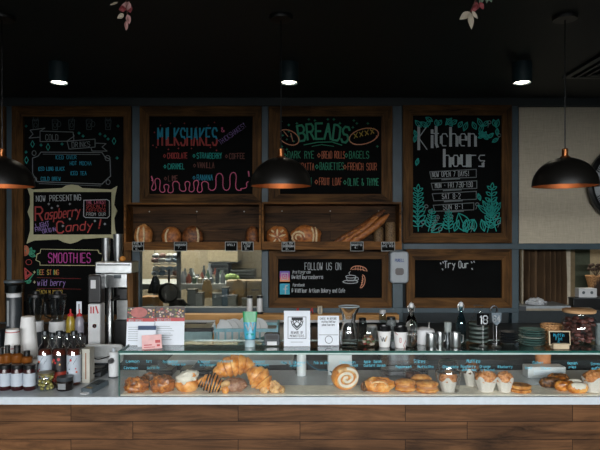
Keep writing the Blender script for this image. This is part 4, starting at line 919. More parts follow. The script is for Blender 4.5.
for k, nm in ((0, 'bottom_half'), (1, 'top_half')): MB().lathe([(0, .001 + k * .018), (L(10, PD), .001 + k * .018), (L(10.6, PD), .007 + k * .018), (L(9.6, PD), .014 + k * .018), (0, .016 + k * .018)], 30).build(nm, slc, t, smooth=True)
random.seed(21)
for i, (x, y, ln, d, a, ic, lb) in enumerate(((551, 391, 20, 2.86, .25, 0, 'dark glazed eclair at the left end of the eclair pile'), (559, 385, 18, 2.88, -.05, 0, 'brown eclair second from the top of the eclair pile'), (558, 378.5, 18, 2.90, .0, 0, 'brown eclair lying on top of the eclair pile'),
        (565, 391.5, 18, 2.80, .3, 0, 'golden eclair in the front middle of the eclair pile'), (574, 386, 17, 2.83, .1, 1, 'sugar dusted eclair at the right of the eclair pile'), (577.5, 393, 17, 2.765, .15, 1, 'sugar dusted eclair at the front right of the eclair pile'))):
    zz = max(zf, Z(y, d) - L(5, d)) if i not in (0, 3, 5) else zf; t = pastry('eclair', lb, x, d, zz, group='pile of eclairs', rz=.0)
    A = L(ln / 2 + 2, d); rad = L(5.4, d)
    MB().tube([Vector((A * u * math.cos(a), 0, rad * .9 - A * u * math.sin(a) * (zz > zf + .001))) for u in [k / 8 - 1 for k in range(17)]], [rad * max(.25, (1 - abs(k / 8 - 1) ** 4) ** .5) * (1 + .05 * math.sin(k * 2)) for k in range(17)], 16).build('dough', (glz, gold)[i % 2] if i else dkg, t, smooth=True)
    MB().tube([Vector((A * u * .85 * math.cos(a), -rad * .25, rad * 1.15 - A * .85 * u * math.sin(a) * (zz > zf + .001))) for u in [k / 4 - 1 for k in range(9)]], [rad * .82 * max(.3, (1 - abs(k / 4 - 1) ** 3) ** .5) for k in range(9)], 12).build('glaze', icing if ic else (dkg, glz)[i % 2], t, smooth=True)
muffin('muffin in parchment at the far right beside the eclairs', 593, 2.79, 22, 21, 6)
t = pastry('golden_bun', 'golden bun cut off by the right edge of the photo', 606, 2.86); MB().lump((0, 0, .05), (.06, .05, .05), .1, 3, 6, flat=.9).build('dough', gold, t, smooth=True)

# ------------------------------------------------------------------ things behind the pastries, on the counter behind the case
def simple_box(name, label, cat, x0, x1, y0, d, dep, mat, z=ZC, extra=None, bev=.004):
    t = thing(name, label, cat, at((x0 + x1) / 2, d, z)); a = L(x1 - x0, d) / 2; h = Z(y0, d) - z
    MB().box(-a, a, 0, dep, 0, h).build('body', mat, t, bevel=bev); return t, a, h
t, a, h = simple_box('white_canister', 'broad white container behind the case right of its middle', 'container', 328, 352, 355, 3.12, .1, M['white']); MB().box(-a - .002, a + .002, -.002, .102, h, h + .008).build('lid', M['grey'], t)
t = thing('white_canister', 'slim white upright cylinder behind the case left of the broad one', 'container', at(301.5, 3.12, ZC)); r = L(4.8, 3.12); MB().lathe([(r, 0), (r, .11), (r * .8, .118), (0, .118)], 24).build('body', M['white'], t, smooth=True); MB().lathe([(r * .6, .118), (r * .6, .135), (0, .135)], 20).build('lid', M['grey'], t, smooth=True)
for i, (x0, x1, lb) in enumerate(((146, 172, 'black open tray left of the pair behind the pastries'), (180, 212, 'black open tray right of the pair behind the iced bun'))):
    t, a, h = simple_box('black_tray', lb, 'tray', x0, x1, 370, 3.1, .12, M['black'], bev=.002)
    MB().box(-a, a, -.01, -.001, h * .5, h * .62).build('front_rail', M['steel_d'], t); MB().prism([(-a * .4, h), (0, h + .035), (a * .5, h)], .05, .09).build('peaked_handle', M['black'], t)
t, a, h = simple_box('napkin_box', 'pale grey box behind the case above the single biscuit', 'box', 528, 566, 367, 3.05, .08, M['white']); MB().box(-a * .7, a * .7, -.002, 0, h * .3, h * .7).build('label', M['paper'], t)
t = thing('clear_tray_stack', 'stack of clear plastic trays behind the filled biscuits', 'trays', at(402, 3.12, ZC))
for k in range(3): MB().box(-.12, .13, -.05, .09, .004 + k * .03, .03 + k * .03).build('tray', film, t)
t = thing('terracotta_pot', 'small orange pot behind the case under the small blackboard', 'pot', at(543, 3.185, ZC)); MB().lathe([(.035, 0), (.042, .1), (.05, .135), (.046, .135), (.04, .1), (0, .09)], 24).build('pot', plain('terracotta', 'c07e52', .7), t, smooth=True)
cable('blue cable looping behind the case left of the broad container', [(303, 357, 3.2), (309, 364, 3.2), (318, 369.5, 3.18), (326, 370, 3.16), (334, 373, 3.08)], plain('blue_cable', '1c5568', .4), .004)
cable('black cable looping behind the left end of the case', [(283, 362, 3.2), (290, 366, 3.2), (297, 369, 3.2), (296, 373, 3.1)], M['black'], .003)

# ------------------------------------------------------------------ things standing on the glass top
def stand(px, d=2.86): return at(px, d, ZT)
def leaflet(label, x0, x1, y0, y1, d, lean=.12):
    t = thing('menu_leaflet', label, 'leaflet', stand((x0 + x1) / 2, d), 'colourful leaflets on the case'); a = L(x1 - x0, d) / 2; h = Z(y0, d) - ZT; Q = Rx(-lean)
    MB().box(-a, a, 0, .002, 0, h, Q).build('sheet', M['paper'], t)
    MB().box(-a, a, -.0007, 0, h * .62, h * .71, Q).build('red_band', M['red'], t)
    random.seed(int(x0)); base = MB().box(-a, a, -.0006, 0, h * .71, h, Q).build('food_photo', plain('photo_dark', '33241f', .5, var=.6, scale=90), t)
    cs = ['a8423c', 'c9bba6', 'b98a3a', '6a7a3a', 'c8a2a0', '50202a']
    if x0 < 140: MB().lathe([(0, 0), (L(7, d), 0), (L(7, d), .0006)], 20, Q @ Tr(L(-2, d), -.0014, h * .86) @ Matrix.Diagonal((1.2, 1, .75, 1)) @ Rx(PI / 2)).build('photo_detail', plain('meat_pink', 'a6564f', .5, var=.25), t)
    for k in range(60):
        x = random.uniform(-a * .92, a * .92); z = random.uniform(h * .73, h * .97)
        if x0 < 140 and abs(x) < a * .45: continue
        MB().box(x - .004, x + .004, -.0012, -.0007, z - .004, z + .003, Q).build('photo_detail', M.setdefault('ph' + cs[k % 6], plain('photo_' + cs[k % 6], cs[k % 6], .5)), t)
    c = Chalk((x0 + x1) / 2, 345.5, d); c.text('c_white', 'WEEKLY SPECIALS', x0 + 2, x0 + 16, y0 + 14.4, 2, .5)
    for k in range(7): c.line('c_dim', [(x0 + 2, y0 + 20 + k * 2.2), (x0 + 15 + (k * 7) % 5, y0 + 20 + k * 2.2)], .3)
    for cc, mb in c.by.items():
        mb.v = [tuple(Q @ Vector((v[0], -.0016, v[2]))) for v in mb.v]; mb.build('printed_text', M[cc], t)
leaflet('leaflet with a red band and meat photo behind the pink card', 126, 154, 307.5, 346, 2.875)
leaflet('leaflet with a red band and skewers photo behind the glass case corner', 154.5, 184, 307, 346, 2.885)
t = thing('promo_card', 'small card with navy top behind the pink card', 'card', stand(146.5, 2.84)); Q = Rx(-.1); a = L(9, 2.84); h = Z(326, 2.84) - ZT
MB().box(-a, a, 0, .002, 0, h, Q).build('card', M['paper'], t); MB().box(-a, a, -.0007, 0, h * .8, h, Q).build('navy_band', M['navy'], t)
t = thing('promo_card', 'small pink card leaning at the front left of the case top', 'card', stand(152, 2.79)); a = L(10, 2.79); h = Z(335, 2.79) - ZT; Q = Rx(-.12) @ Ry(-.06)
MB().box(-a, a, 0, .002, 0, h, Q).build('card', M['pinkp'], t)
for (x0, x1, z0, z1) in ((-.8, .0, .25, .32), (-.8, .3, .1, .15), (.35, .85, .4, .62), (.5, .8, .15, .3)): MB().box(a * x0, a * x1, -.0008, 0, h * z0, h * z1, Q).build('red_print', M['red'], t)
# cream tube
t = thing('cream_tube', 'green and blue tube standing on its clear cap in the middle left', 'tube', stand(250, 2.85)); d = 2.85
h = Z(311.5, d) - ZT; m = MB(); vs = []
prof = [(5.2, .0, 1), (5.2, .2, 1), (5.2, .22, 1), (5.8, .3, .95), (6.6, .7, .5), (7.4, 1.0, .06)]
for wv, u, dp in prof:
    for k in range(24): vs.append((L(wv, d) * math.cos(k / 24 * 2 * PI), L(4.8, d) * dp * math.sin(k / 24 * 2 * PI), h * u))
def sub(i0, i1): 
    m = MB(); m.add(vs[i0 * 24:(i1 + 1) * 24], [(i * 24 + k, i * 24 + (k + 1) % 24, (i + 1) * 24 + (k + 1) % 24, (i + 1) * 24 + k) for i in range(i1 - i0) for k in range(24)] + [tuple(range(24))[::-1], tuple((i1 - i0) * 24 + k for k in range(24))]); return m
sub(0, 1).build('clear_cap', plain('cap_plastic', 'a5b8bd', .2), t, smooth=True); sub(2, 4).build('tube_body', plain('tube_blue', '3f9db8', .35), t, smooth=True); sub(4, 5).build('green_top', plain('tube_green', '1f8a54', .35), t, smooth=True)
c = Chalk(250, 345.6, d); c.line('c_white', [(246, 323), (248.5, 329), (251, 321), (253, 329), (255, 322)], 1.1).line('c_teal', [(247, 333), (254, 333)], 2); 
for cc, mb in c.by.items(): mb.v = [(v[0], -L(4.8, d) * .85, v[2]) for v in mb.v]; mb.build('printed_motif', M[cc], t)
t = thing('card_reader', 'small charcoal card reader on a stand beside the framed notice', 'card reader', stand(272, 2.86)); a = L(8, 2.86)
MB().prism([(x, z + .033) for x, z in rrect(a, .03, .012)], -.01, .03).build('body', M['charcoal'], t, bevel=.004); MB().box(-a * .6, a * .6, -.012, -.01, .006, .024).build('label', M['white'], t); MB().box(-a * .75, a * .75, -.011, -.01, .035, .055).build('screen', M['black'], t)
t = thing('framed_notice', 'white notice with a black crest beside the card reader', 'notice', stand(297, 2.85)); d = 2.85; a = L(13.2, d); h = Z(311, d) - ZT; Q = Rx(-.06)
MB().box(-a, a, 0, .006, 0, h, Q).build('board', M['paper'], t, bevel=.001)
c = Chalk(297, 345.8, d); c.line('c_dim', [(288, 316.5), (306, 316.5), (306, 338), (288, 338), (288, 316.5)], .5)
for k in range(9): 
    x = 292.2 + k * 1.25; c.line('c_ink', [(x, 317.4), (x, 319.6 + (k % 2) * 1.1)], 1.3)
c.line('c_ink', [(291, 320.5), (292.5, 325), (297, 329.4), (301.6, 325), (303, 320.5)], .9).line('c_dim', [(293.5, 323.5), (297, 327), (300.6, 323.5)], 1.6).line('c_ink', [(292.3, 321), (294.6, 323), (297, 321), (299.4, 323), (301.8, 321)], .7)
M['c_ink'] = plain('black_ink', '15171a', .7); M['c_ink2'] = plain('white_print', 'cfd4d8', .6)
c.text('c_ink', 'BEWARE OF', 291, 303.5, 333.2, 2.3, .5).text('c_ink', 'MONSTERS', 290, 304.5, 336.6, 2.3, .5).line('c_dim', [(291, 341.5), (303, 341.5)], .35)
for cc, mb in c.by.items(): mb.v = [tuple(Q @ Vector((v[0], -.0006, v[2]))) for v in mb.v]; mb.build('printed_crest', M[cc], t)
t = thing('notice_sheet', 'white check in sheet in a clear stand left of the carafe', 'notice', stand(328.5, 2.87)); d = 2.87; a = L(10.6, d); h = Z(316, d) - ZT
MB().box(-a, a, 0, .003, 0.002, h, Q).build('sheet', M['paper'], t); MB().box(-a, a, -.02, .03, 0, .002).build('clear_foot', M['glass'], t)
c = Chalk(328.5, 345.4, d); c.text('c_ink', 'CHECK IN BEFORE', 320, 337, 319.5, 1.9, .4).text('c_ink', 'visiting Wildflour', 321.5, 336, 322.6, 2, .4).text('c_ink', 'please scan here', 322, 335, 325.6, 1.9, .4).line('c_dim', [(319, 334.7), (338, 334.7)], .4).oval('c_ink', 328.8, 339.5, 3.6, 3.7, .5)
for cc, mb in c.by.items(): mb.v = [tuple(Q @ Vector((v[0], -.0006, v[2]))) for v in mb.v]; mb.build('printed_text', M[cc], t)
# carafe
t = thing('glass_carafe', 'tall waisted glass carafe with a flared rim', 'carafe', stand(349, 2.87)); d = 2.87; h = Z(307, d) - ZT; r = L(10.8, d)
prof = [(.72, 0.0), (.8, .02), (.86, .2), (.74, .42), (.58, .62), (.66, .8), (.98, 1)]
MB().lathe([(0, 0)] + [(r * a, h * u) for a, u in prof] + [(r * (a - .07), h * max(u, .05) - (0 if u < 1 else .001)) for a, u in prof[::-1][:-1]] + [(0, h * .05)], 40).build('glass_wall', M['crystal'], t, smooth=True)
MB().lathe([(r * .96, h), (r * 1.0, h + .002), (r * .99, h + .005), (r * .94, h + .002)], 32).build('rim', plain('rim_glint', '9aa6a8', .1), t, smooth=True)
# candy bowl
t = thing('glass_bowl', 'round glass bowl of wrapped sweets between the carafe and the cups', 'bowl', stand(368, 2.86)); d = 2.86; r = L(9.3, d); h = L(18, d)
MB().lathe([(r * .5, 0), (r * .85, h * .15), (r, h * .45), (r * .92, h * .8), (r * .84, h)], 28, cap=False).build('glass_wall', M['glass'], t, smooth=True)
random.seed(4); cm = [plain('sweet_' + q, q, .5) for q in ('7e2f2a', '3f5a34', '9a6a3a', 'b0a596', '5a3424')]
for k in range(30):
    a = random.random() * 6.28; q = random.random() ** .5 * r * .66; z = .012 + .0115 * (k // 9)
    s_ = thing('wrapped_sweet', 'small wrapped sweet in the glass bowl', 'sweet', (X(368, d) + q * math.cos(a), d + q * math.sin(a), ZT + z - .005), 'sweets in the glass bowl'); MB().lump((0, 0, .006), (.009, .008, .0065), .25, 3, k, 9, 6, .9).build('sweet', cm[k % 5], s_)
def takeaway(px, label, kind, d=2.85):
    t = thing('takeaway_cup', label, 'cup', stand(px, d), 'takeaway cups with black lids'); r = L(7.3, d); h = L(16.5, d)
    MB().lathe([(r * .72, 0), (r * .74, .002), (r * .95, h), (0, h)], 32).build('paper_cup', M['cup'], t, smooth=True)
    MB().lathe([(r * 1.0, h - .003), (r * 1.02, h + .003), (r * .94, h + .006), (r * .9, h + .018), (r * .84, h + .02), (r * .8, h + .013), (0, h + .013)], 32).build('lid', M['black'], t, smooth=True)
    m = {}
    def mark(mat, pts, wd):
        for (x0, y0), (x1, y1) in zip(pts[:-1], pts[1:]):
            n = 4
            for k in range(n):
                p = [(x0 + (x1 - x0) * u / n, y0 + (y1 - y0) * u / n) for u in (k, k + 1)]; q = []
                for (x, z) in p:
                    rr_ = r * (.72 + .23 * z) + .0009; a = x * 1.1; q.append(Vector((rr_ * math.sin(a), -rr_ * math.cos(a), z * h)))
                m.setdefault(mat, MB()).tube(q, wd, 5)
    if kind: mark('charcoal', [(-.65, .68), (-.45, .35), (-.28, .62), (-.12, .35), (.02, .6)], .0016); mark('brass', [(.02, .35), (.25, .7)], .0016)
    else: mark('red', [(-.25, .35), (-.25, .62), (-.05, .62), (-.05, .35), (-.25, .35)], .0013); mark('red', [(.75, .45), (.3, .15), (.6, -.0)], .0012); mark('red', [(-1.0, .95), (-.5, .8)], .0012)
    M.setdefault('brass', plain('brass_ink', 'a8823c', .5))
    for k_, q in m.items(): q.build('printed_logo', M[k_], t)
takeaway(384.3, 'white takeaway cup printed with a large W', 1); takeaway(400.5, 'white takeaway cup with red line print', 0, 2.83)
# swing top bottles
def swing(px, y0, d, label, mat, wd=10.5, fill=None):
    t = thing('swing_top_bottle', label, 'bottle', stand(px, d), 'swing top water bottles'); r = L(wd / 2, d); h = Z(y0, d) - ZT
    p = [(r * .9, 0), (r, .006), (r, h * .48), (r * .8, h * .6), (r * .36, h * .74), (r * .34, h * .86), (r * .44, h * .88)]
    MB().lathe(p, 28).build('glass_bottle', mat, t, smooth=True); MB().lathe(shrink(p, .003), 28).build('inner_wall', mat, t, smooth=True)
    MB().lathe([(r * .34, h * .86), (r * .4, h * .9), (r * .36, h * .97), (0, h * .98)], 16).build('stopper', M['white'], t, smooth=True)
    MB().tube([(-r * .45, 0, h * .78), (-r * .6, 0, h * .9), (0, 0, h * 1.0), (r * .6, 0, h * .9), (r * .45, 0, h * .78)], .0018, 6).build('wire_clip', M['steel'], t)
swing(411.3, 302, 2.86, 'clear swing top bottle left of the steel jugs', M['crystal'], 12)
swing(461, 301, 2.9, 'dark blue swing top bottle right of the steel jugs', M['blue_glass'])
t = thing('square_bottle', 'wide clear bottle with pale stripes behind the number 18 sign', 'bottle', stand(478.5, 2.93)); d = 2.93; r = L(10, d)
p = [(r * .95, 0), (r, .005), (r, L(22, d)), (r * .45, L(28, d)), (r * .4, L(36, d)), (r * .5, L(38, d))]
MB().lathe(p, 28).build('glass_bottle', M['glass'], t, smooth=True)
for k in range(5): MB().lathe([(r * .93, .01 + k * .022), (r * .93, .02 + k * .022)], 24).build('pale_stripe', plain('stripe_green', '48544e', .5), t, smooth=True)
# sugar bowl, jugs, glass
t = thing('sugar_pot', 'white lidded pot behind the left steel jug', 'pot', stand(424, 2.93)); d = 2.93; r = L(10.5, d)
MB().lathe([(r * .85, 0), (r, .01), (r, .06), (r * .9, .072), (r * .3, .082), (0, .083)], 28).build('body', M['white'], t, smooth=True); MB().lathe([(.006, .08), (.005, .1), (.008, .104), (0, .108)], 12, Tr(.025, 0, 0)).build('knob', M['steel'], t, smooth=True)
g = 'steel milk jugs on the case'
for x, wd, h_, d, lb in ((431, 10.5, 13, 2.86, 'left steel milk jug beside the white pot'), (439.8, 7.5, 12.5, 2.9, 'small middle steel milk jug'), (455.3, 11, 14, 2.85, 'right steel milk jug beside the blue bottle')):
    t = thing('milk_jug', lb, 'jug', stand(x, d), g); r = L(wd / 2, d); h = L(h_, d)
    MB().lathe([(0, .002), (r * .95, .0), (r, .004), (r, h * .7), (r * .93, h), (r * .88, h), (r * .9, h * .6), (0, h * .3)], 28).build('body', M['steel'], t, smooth=True)
    MB().tube([(r * .95, 0, h * .85), (r * 1.45, 0, h * .8), (r * 1.4, 0, h * .35), (r * .98, 0, h * .25)], .003, 8).build('handle', M['steel'], t, smooth=True)
t = thing('pepper_mill', 'small glass and steel mill between the jugs', 'mill', stand(447.8, 2.91)); MB().lathe([(.018, 0), (.018, .04), (.012, .05), (.012, .06)], 20).build('base', M['steel_d'], t, smooth=True); MB().lathe([(.017, .06), (.019, .11), (0, .11)], 20).build('head', plain('mill_glass', '8e9694', .1), t, smooth=True)
# number stands
t = thing('table_number_stand', 'black table number 18 on a thin pole', 'table number', stand(483, 2.85)); d = 2.85; c = Chalk(483, 345.6, d)
z0, z1 = c.P((0, 324.5))[1], c.P((0, 313))[1]; a = L(6, d)
MB().box(-a, a, -.002, .002, z0, z1).build('plate', plain('matt_black', '050606', .9, spec=.1), t); MB().tube([(0, 0, .003), (0, 0, z0)], .0016, 6).build('pole', M['steel'], t); MB().lathe([(.022, 0), (.02, .004), (0, .005)], 20).build('base', M['steel'], t)
c.text('c_ink2', '18', 479.2, 489.4, 322.8, 7.8, 1.3)
for cc, mb in c.by.items(): mb.v = [(v[0], -.0026, v[2]) for v in mb.v]; mb.build('number', M[cc], t)
t = thing('table_number_stand', 'clear table number 64 on a wire pole behind the 18', 'table number', stand(496.5, 2.83)); d = 2.83; c = Chalk(496.5, 346.5, d)
z0, z1 = c.P((0, 325))[1], c.P((0, 312))[1]
MB().prism([(-L(5, d), z1), (-L(4.4, d), z0 + .02), (0, z0), (L(4.4, d), z0 + .02), (L(5, d), z1)][::-1], -.0015, .0015).build('plate', plain('smoky_acrylic', '66727a', .2), t); MB().tube([(0, 0, .003), (0, 0, z0)], .0018, 6).build('pole', M['white'], t); MB().lathe([(.024, 0), (.02, .006), (0, .007)], 20).build('base', M['steel'], t)
c.text('c_white', '64', 493, 501, 321, 6, 1.2)
for cc, mb in c.by.items(): mb.v = [(v[0], -.0022, v[2]) for v in mb.v]; mb.build('number', M[cc], t)
t = thing('black_hook_stand', 'black loop topped stand behind the clear table number', 'stand', stand(494, 2.94)); d = 2.94
q = [Vector((L(3.4, d) * math.sin(a), 0, L(33, d) - L(4, d) * math.cos(a))) for a in [k * .5 - .4 for k in range(12)]]
MB().tube([(0, 0, .004), (-.004, 0, L(14, d)), (-.002, 0, L(28, d))] + q, .0055, 8).build('hook', M['black'], t, smooth=True); MB().lathe([(.03, 0), (.03, .006), (0, .008)], 20).build('base', M['black'], t)
# bowls and plates
for k in range(5):
    d = 2.92; t = thing('dark_bowl', ('lowest bowl of the dark stack left of the plates', 'second lowest bowl of the dark stack', 'middle bowl of the dark stack', 'second highest bowl of the dark stack', 'topmost bowl of the dark stack left of the plates')[k], 'bowl', (X(508, d), d, ZT + k * .0125), 'stack of dark bowls')
    r = L(9.3, d); MB().lathe([(0, .001), (r * .6, 0), (r * .92, .01), (r, .0118), (r * .96, .0118), (r * .6, .004), (0, .003)], 32).build('bowl', M['charcoal'], t, smooth=True)
teal = plain('teal_glaze', '3f5c58', .3); tealg = plain('grey_teal_glaze', '71857c', .3)
for k in range(7):
    d = 2.9; t = thing('side_plate', ('lowest plate of the green stack', 'second plate from the bottom of the green stack', 'third plate from the bottom of the green stack', 'pale middle plate of the green stack', 'third plate from the top of the green stack', 'second plate from the top of the green stack', 'topmost plate of the green stack')[k], 'plate', (X(532, d) + .001 * math.sin(k * 2), d, ZT + k * .0112), 'stack of green plates')
    r = L(12.6, d) + .002 * (k % 2); MB().lathe([(0, .001), (r * .7, 0), (r * .97, .008), (r, .0108), (r * .97, .0108), (r * .7, .003), (0, .003)], 36).build('plate', plain('plate_glaze_%d' % k, 'a3ada2' if k == 3 else ('4a6a64', '557670')[k % 2], .3), t, smooth=True)
wick = crust('wicker', ['5a3a20', 'a87a4c', 'c8a070'], 120, .7, 1)
t = thing('wicker_basket', 'small wicker basket between the plates and the large jar', 'basket', stand(551, 2.96)); d = 2.96; r = L(10, d)
m = MB()
for k in range(8): m.tube([Vector((r * (.68 + .3 * k / 7) * math.cos(a), r * (.68 + .3 * k / 7) * math.sin(a) * .8, .006 + .0118 * k)) for a in [q * 2 * PI / 28 for q in range(29)]], .0062, 6)
m.build('woven_wall', wick, t, smooth=True); MB().lathe([(0, .002), (r * .66, .002), (r * .66, .008), (0, .008)], 24, Matrix.Diagonal((1, .8, 1, 1))).build('base', wick, t)
# mini blackboard
t = thing('mini_blackboard', 'small blackboard sign on a pale wooden foot with blue writing', 'sign', stand(560, 2.79)); d = 2.79; c = Chalk(560, 350.3, d); Q = Rx(-.08)
(x0, z0), (x1, z1) = c.P((549.3, 347)), c.P((571, 332.5)); 
m = MB(); m.box(x0, x1, 0, .008, z0, z1, Q); fr = m.build('frame', plain('pale_birch', 'b9a88a', .6), t, bevel=.002); MB().box(x0 + .006, x1 - .006, -.001, 0, z0 + .006, z1 - .006, Q).build('slate', M['board'], t)
c.text('c_blue', 'Muffin', 554, 565, 338.2, 2.9, .7).text('c_blue', 'Flat', 556, 563, 341.6, 2.6, .6).text('c_blue', '6.5', 558, 564, 344.9, 2.6, .6)
for cc, mb in c.by.items(): mb.v = [tuple(Q @ Vector((v[0], -.0018, v[2]))) for v in mb.v]; mb.build('chalk_lettering', M[cc], t)
MB().box(-L(8, d), L(8, d), -.018, .022, 0, z0 + .012).build('foot', plain('pale_birch_foot', 'b9a88a', .6), t, bevel=.004)
# large jar
t = thing('biscuit_jar', 'large glass jar of dark biscuits with a flat bamboo lid', 'jar', stand(579, 2.88)); d = 2.88; r = L(16.5, d); h = L(33, d)
MB().lathe([(r * .9, 0), (r * .98, .008), (r, h * .3), (r, h * .72), (r * .8, h * .92), (r * .8, h)], 36).build('glass_jar', M['glass'], t, smooth=True)
MB().lathe([(r * .93, h), (r * .95, h + .003), (r * .95, h + .012), (r * .9, h + .015), (0, h + .015)], 36).build('lid', M['lidwood'], t, smooth=True)
ck = [crust('dark_biscuit', ['1d0e0a', '4a2a22', '6e4438'], 60), crust('red_brown_biscuit', ['2e1512', '6a3a32', '8a5a50'], 60)]; random.seed(8)
for k in range(78):
    a = random.random() * 6.28; q = r * (.5 + .36 * random.random()); z = .015 + (k // 13) * .021
    s_ = thing('biscuit', 'small dark biscuit piled inside the large jar', 'biscuit', (X(579, d) + q * math.cos(a), d + q * math.sin(a), ZT + z - .006), 'biscuits in the large jar'); MB().lump((0, 0, .012), (.015, .014, .011), .25, 3, k, 10, 7, .9).build('biscuit', ck[k % 2], s_)
t = thing('glass_tumbler', 'pale glass tumbler at the right edge beside the large jar', 'glass', stand(602, 2.9)); MB().lathe([(.03, 0), (.035, .1), (.033, .1), (.028, .006), (0, .006)], 28).build('glass_wall', plain('frosted_glass', '7c8888', .2), t, smooth=True)

# ------------------------------------------------------------------ coffee machine and blenders on the left of the back bench
ZB = ZC
def bat(px, d): return at(px, d, ZB)
t = thing('coffee_machine', 'tall steel coffee brewing machine with a tray of cups on top, left of the hatch', 'coffee machine', bat(112, 3.78)); d = 3.78
c = Chalk(112, 0, d); ux = lambda x: L(x - 112, d); uz = lambda y: Z(y, d) - ZB
MB().box(ux(95), ux(131.5), 0, .17, uz(273.5), uz(262)).build('top_tray', M['steel'], t, bevel=.005)
MB().box(ux(97), ux(130), -.002, 0, uz(265.5), uz(264.3)).build('tray_slot', M['black'], t)
MB().box(ux(100), ux(126.5), .01, .15, uz(288), uz(273.5)).build('head', M['steel'], t, bevel=.005); MB().box(ux(113.5), ux(121), .007, .01, uz(278.5), uz(275)).build('name_plate', M['grey'], t)
MB().box(ux(126.5), ux(132), .02, .15, 0, uz(273.5)).build('side_panel', M['framev'], t)
MB().box(ux(112), ux(126.5), .1, .15, uz(321), uz(288)).build('backsplash', M['steel'], t); MB().box(ux(112), ux(127), .04, .15, 0, uz(321)).build('drip_base', M['black'], t, bevel=.004)
MB().lathe([(L(3.6, d), 0), (L(3.6, d), uz(289)), (L(2.8, d), uz(288))], 28, Tr(ux(106.5), .07, 0)).build('steel_column', M['steel'], t, smooth=True)
MB().box(ux(114), ux(125), .04, .1, uz(301), uz(289)).build('brew_group', M['black'], t, bevel=.006); MB().tube([(ux(117), .05, uz(297)), (ux(115), -.06, uz(299))], .009, 10).build('handle', M['black'], t)
MB().lathe([(L(5.3, d), 0), (L(5, d), .014), (L(3.4, d), .035), (0, .046)], 24, Tr(ux(118.5), .04, uz(273)) @ Rx(.0)).build('glass_dome', M['glass'], t, smooth=True)
MB().box(ux(101), ux(127), -.015, .02, .0, .02).build('drip_tray', M['steel_d'], t, bevel=.003)
t = thing('coffee_grinder', 'tall narrow grinder with a red logo on its white front, left of the coffee machine', 'grinder', bat(94, 3.56)); d = 3.56; uz = lambda y: Z(y, d) - ZB
MB().box(-L(6.2, d), L(6.2, d), 0, .09, 0, uz(304)).build('lower_body', M['white'], t, bevel=.006); MB().box(-L(6.5, d), L(6.5, d), 0, .09, uz(303.5), uz(275)).build('upper_body', M['black'], t, bevel=.008)
MB().box(-L(3.2, d), L(1.8, d), -.002, 0, uz(288.5), uz(280)).build('display', M['white'], t)
c = Chalk(94, HZ - (ZB - EYE) * F / d, d)
c.line('c_red', [(91, 307), (91, 313)], 1.4).line('c_red', [(93.5, 307), (93.5, 313)], 1.4).line('c_red', [(96, 306.5), (98, 313)], 1.6).oval('c_red', 94.5, 326, 1.2, 1.2, 1.6)
for cc, mb in c.by.items(): mb.v = [(v[0], -.0008, v[2]) for v in mb.v]; mb.build('printed_logo', M['red'], t)
for i, (x, y0, wd, lb) in enumerate(((106, 238, 8.5, 'stack of steel cups on the left of the coffee machine'), (118, 234, 9.5, 'taller stack of steel cups on the right of the coffee machine'))):
    d = 3.9; zz = Z(262, 3.78) + .001; h = Z(y0, d) - zz; t = thing('steel_cup_stack', lb, 'cups', at(x, d, zz), 'steel cups on the coffee machine'); r = L(wd / 2, d)
    for k in range(5): MB().lathe([(r * .72, k * .018 ), (r, h - .018 * (4 - k)), (r * .95, h - .018 * (4 - k)), (r * .68, k * .018 + .004)], 24).build('cup', M['steel'], t, smooth=True)
t = thing('orange_fruit', 'small orange fruit on top of the coffee machine beside the cups', 'fruit', at(122.5, 3.83, Z(262, 3.78))); MB().lump((0, 0, .018), (.02, .018, .018), .06, 2, 1, flat=.95).build('fruit', plain('orange_peel', 'b8792c', .5), t, smooth=True)
def blender(px, d, y0, wd, label, tall_=False):
    t = thing('blender', label, 'blender', bat(px, d), 'blenders behind the bottles'); r = L(wd / 2, d); uz = lambda y: Z(y, d) - ZB
    MB().lathe([(r * 1.0, 0), (r * 1.05, .01), (r * .85, uz(332)), (r * .7, uz(328))], 28).build('motor_base', M['charcoal'], t, smooth=True)
    MB().lathe([(r * .98, uz(331)), (r * .94, uz(321))], 28).build('silver_band', M['white'], t, smooth=True)
    MB().lathe([(r * .55, uz(328)), (r * .62, uz(320)), (r, uz(y0 + 5)), (r, uz(y0 + 2))], 28).build('jug', M['smoke'], t, smooth=True)
    MB().lathe([(r * 1.02, uz(y0 + 3)), (r * 1.02, uz(y0 + .5)), (r * .5, uz(y0)), (r * .4, uz(y0 - 3)), (0, uz(y0 - 3))], 28).build('lid', M['black'], t, smooth=True)
    MB().tube([(-r * .95, -.0, uz(y0 + 6)), (-r * 1.5, -.0, uz(y0 + 8)), (-r * 1.4, 0, uz(y0 + 22)), (-r * .7, 0, uz(y0 + 25))], .008, 8).build('handle', M['smoke'], t, smooth=True)
blender(36, 3.72, 294, 15, 'left smoked blender under the smoothies list'); blender(57.5, 3.72, 294, 17, 'right smoked blender under the smoothies list')
t = thing('bean_grinder', 'tall grinder with pale rimmed dark hopper at the far left', 'grinder', bat(14, 3.62)); d = 3.62; uz = lambda y: Z(y, d) - ZB; r = L(8.6, d)
MB().lathe([(r, 0), (r, .03), (r * .85, .04), (r * .85, uz(297))], 28).build('body', M['charcoal'], t, smooth=True); MB().lathe([(r * .8, uz(297)), (r * .8, uz(293.5)), (r * .95, uz(292.5))], 28).build('pale_collar', M['white'], t, smooth=True)
MB().lathe([(r * .98, uz(292.5)), (r * 1.02, uz(282.5))], 28).build('hopper', M['smoke'], t, smooth=True); MB().lathe([(r * .9, uz(292)), (r * .92, uz(285)), (0, uz(285))], 24).build('coffee_beans', M['black'], t, smooth=True)
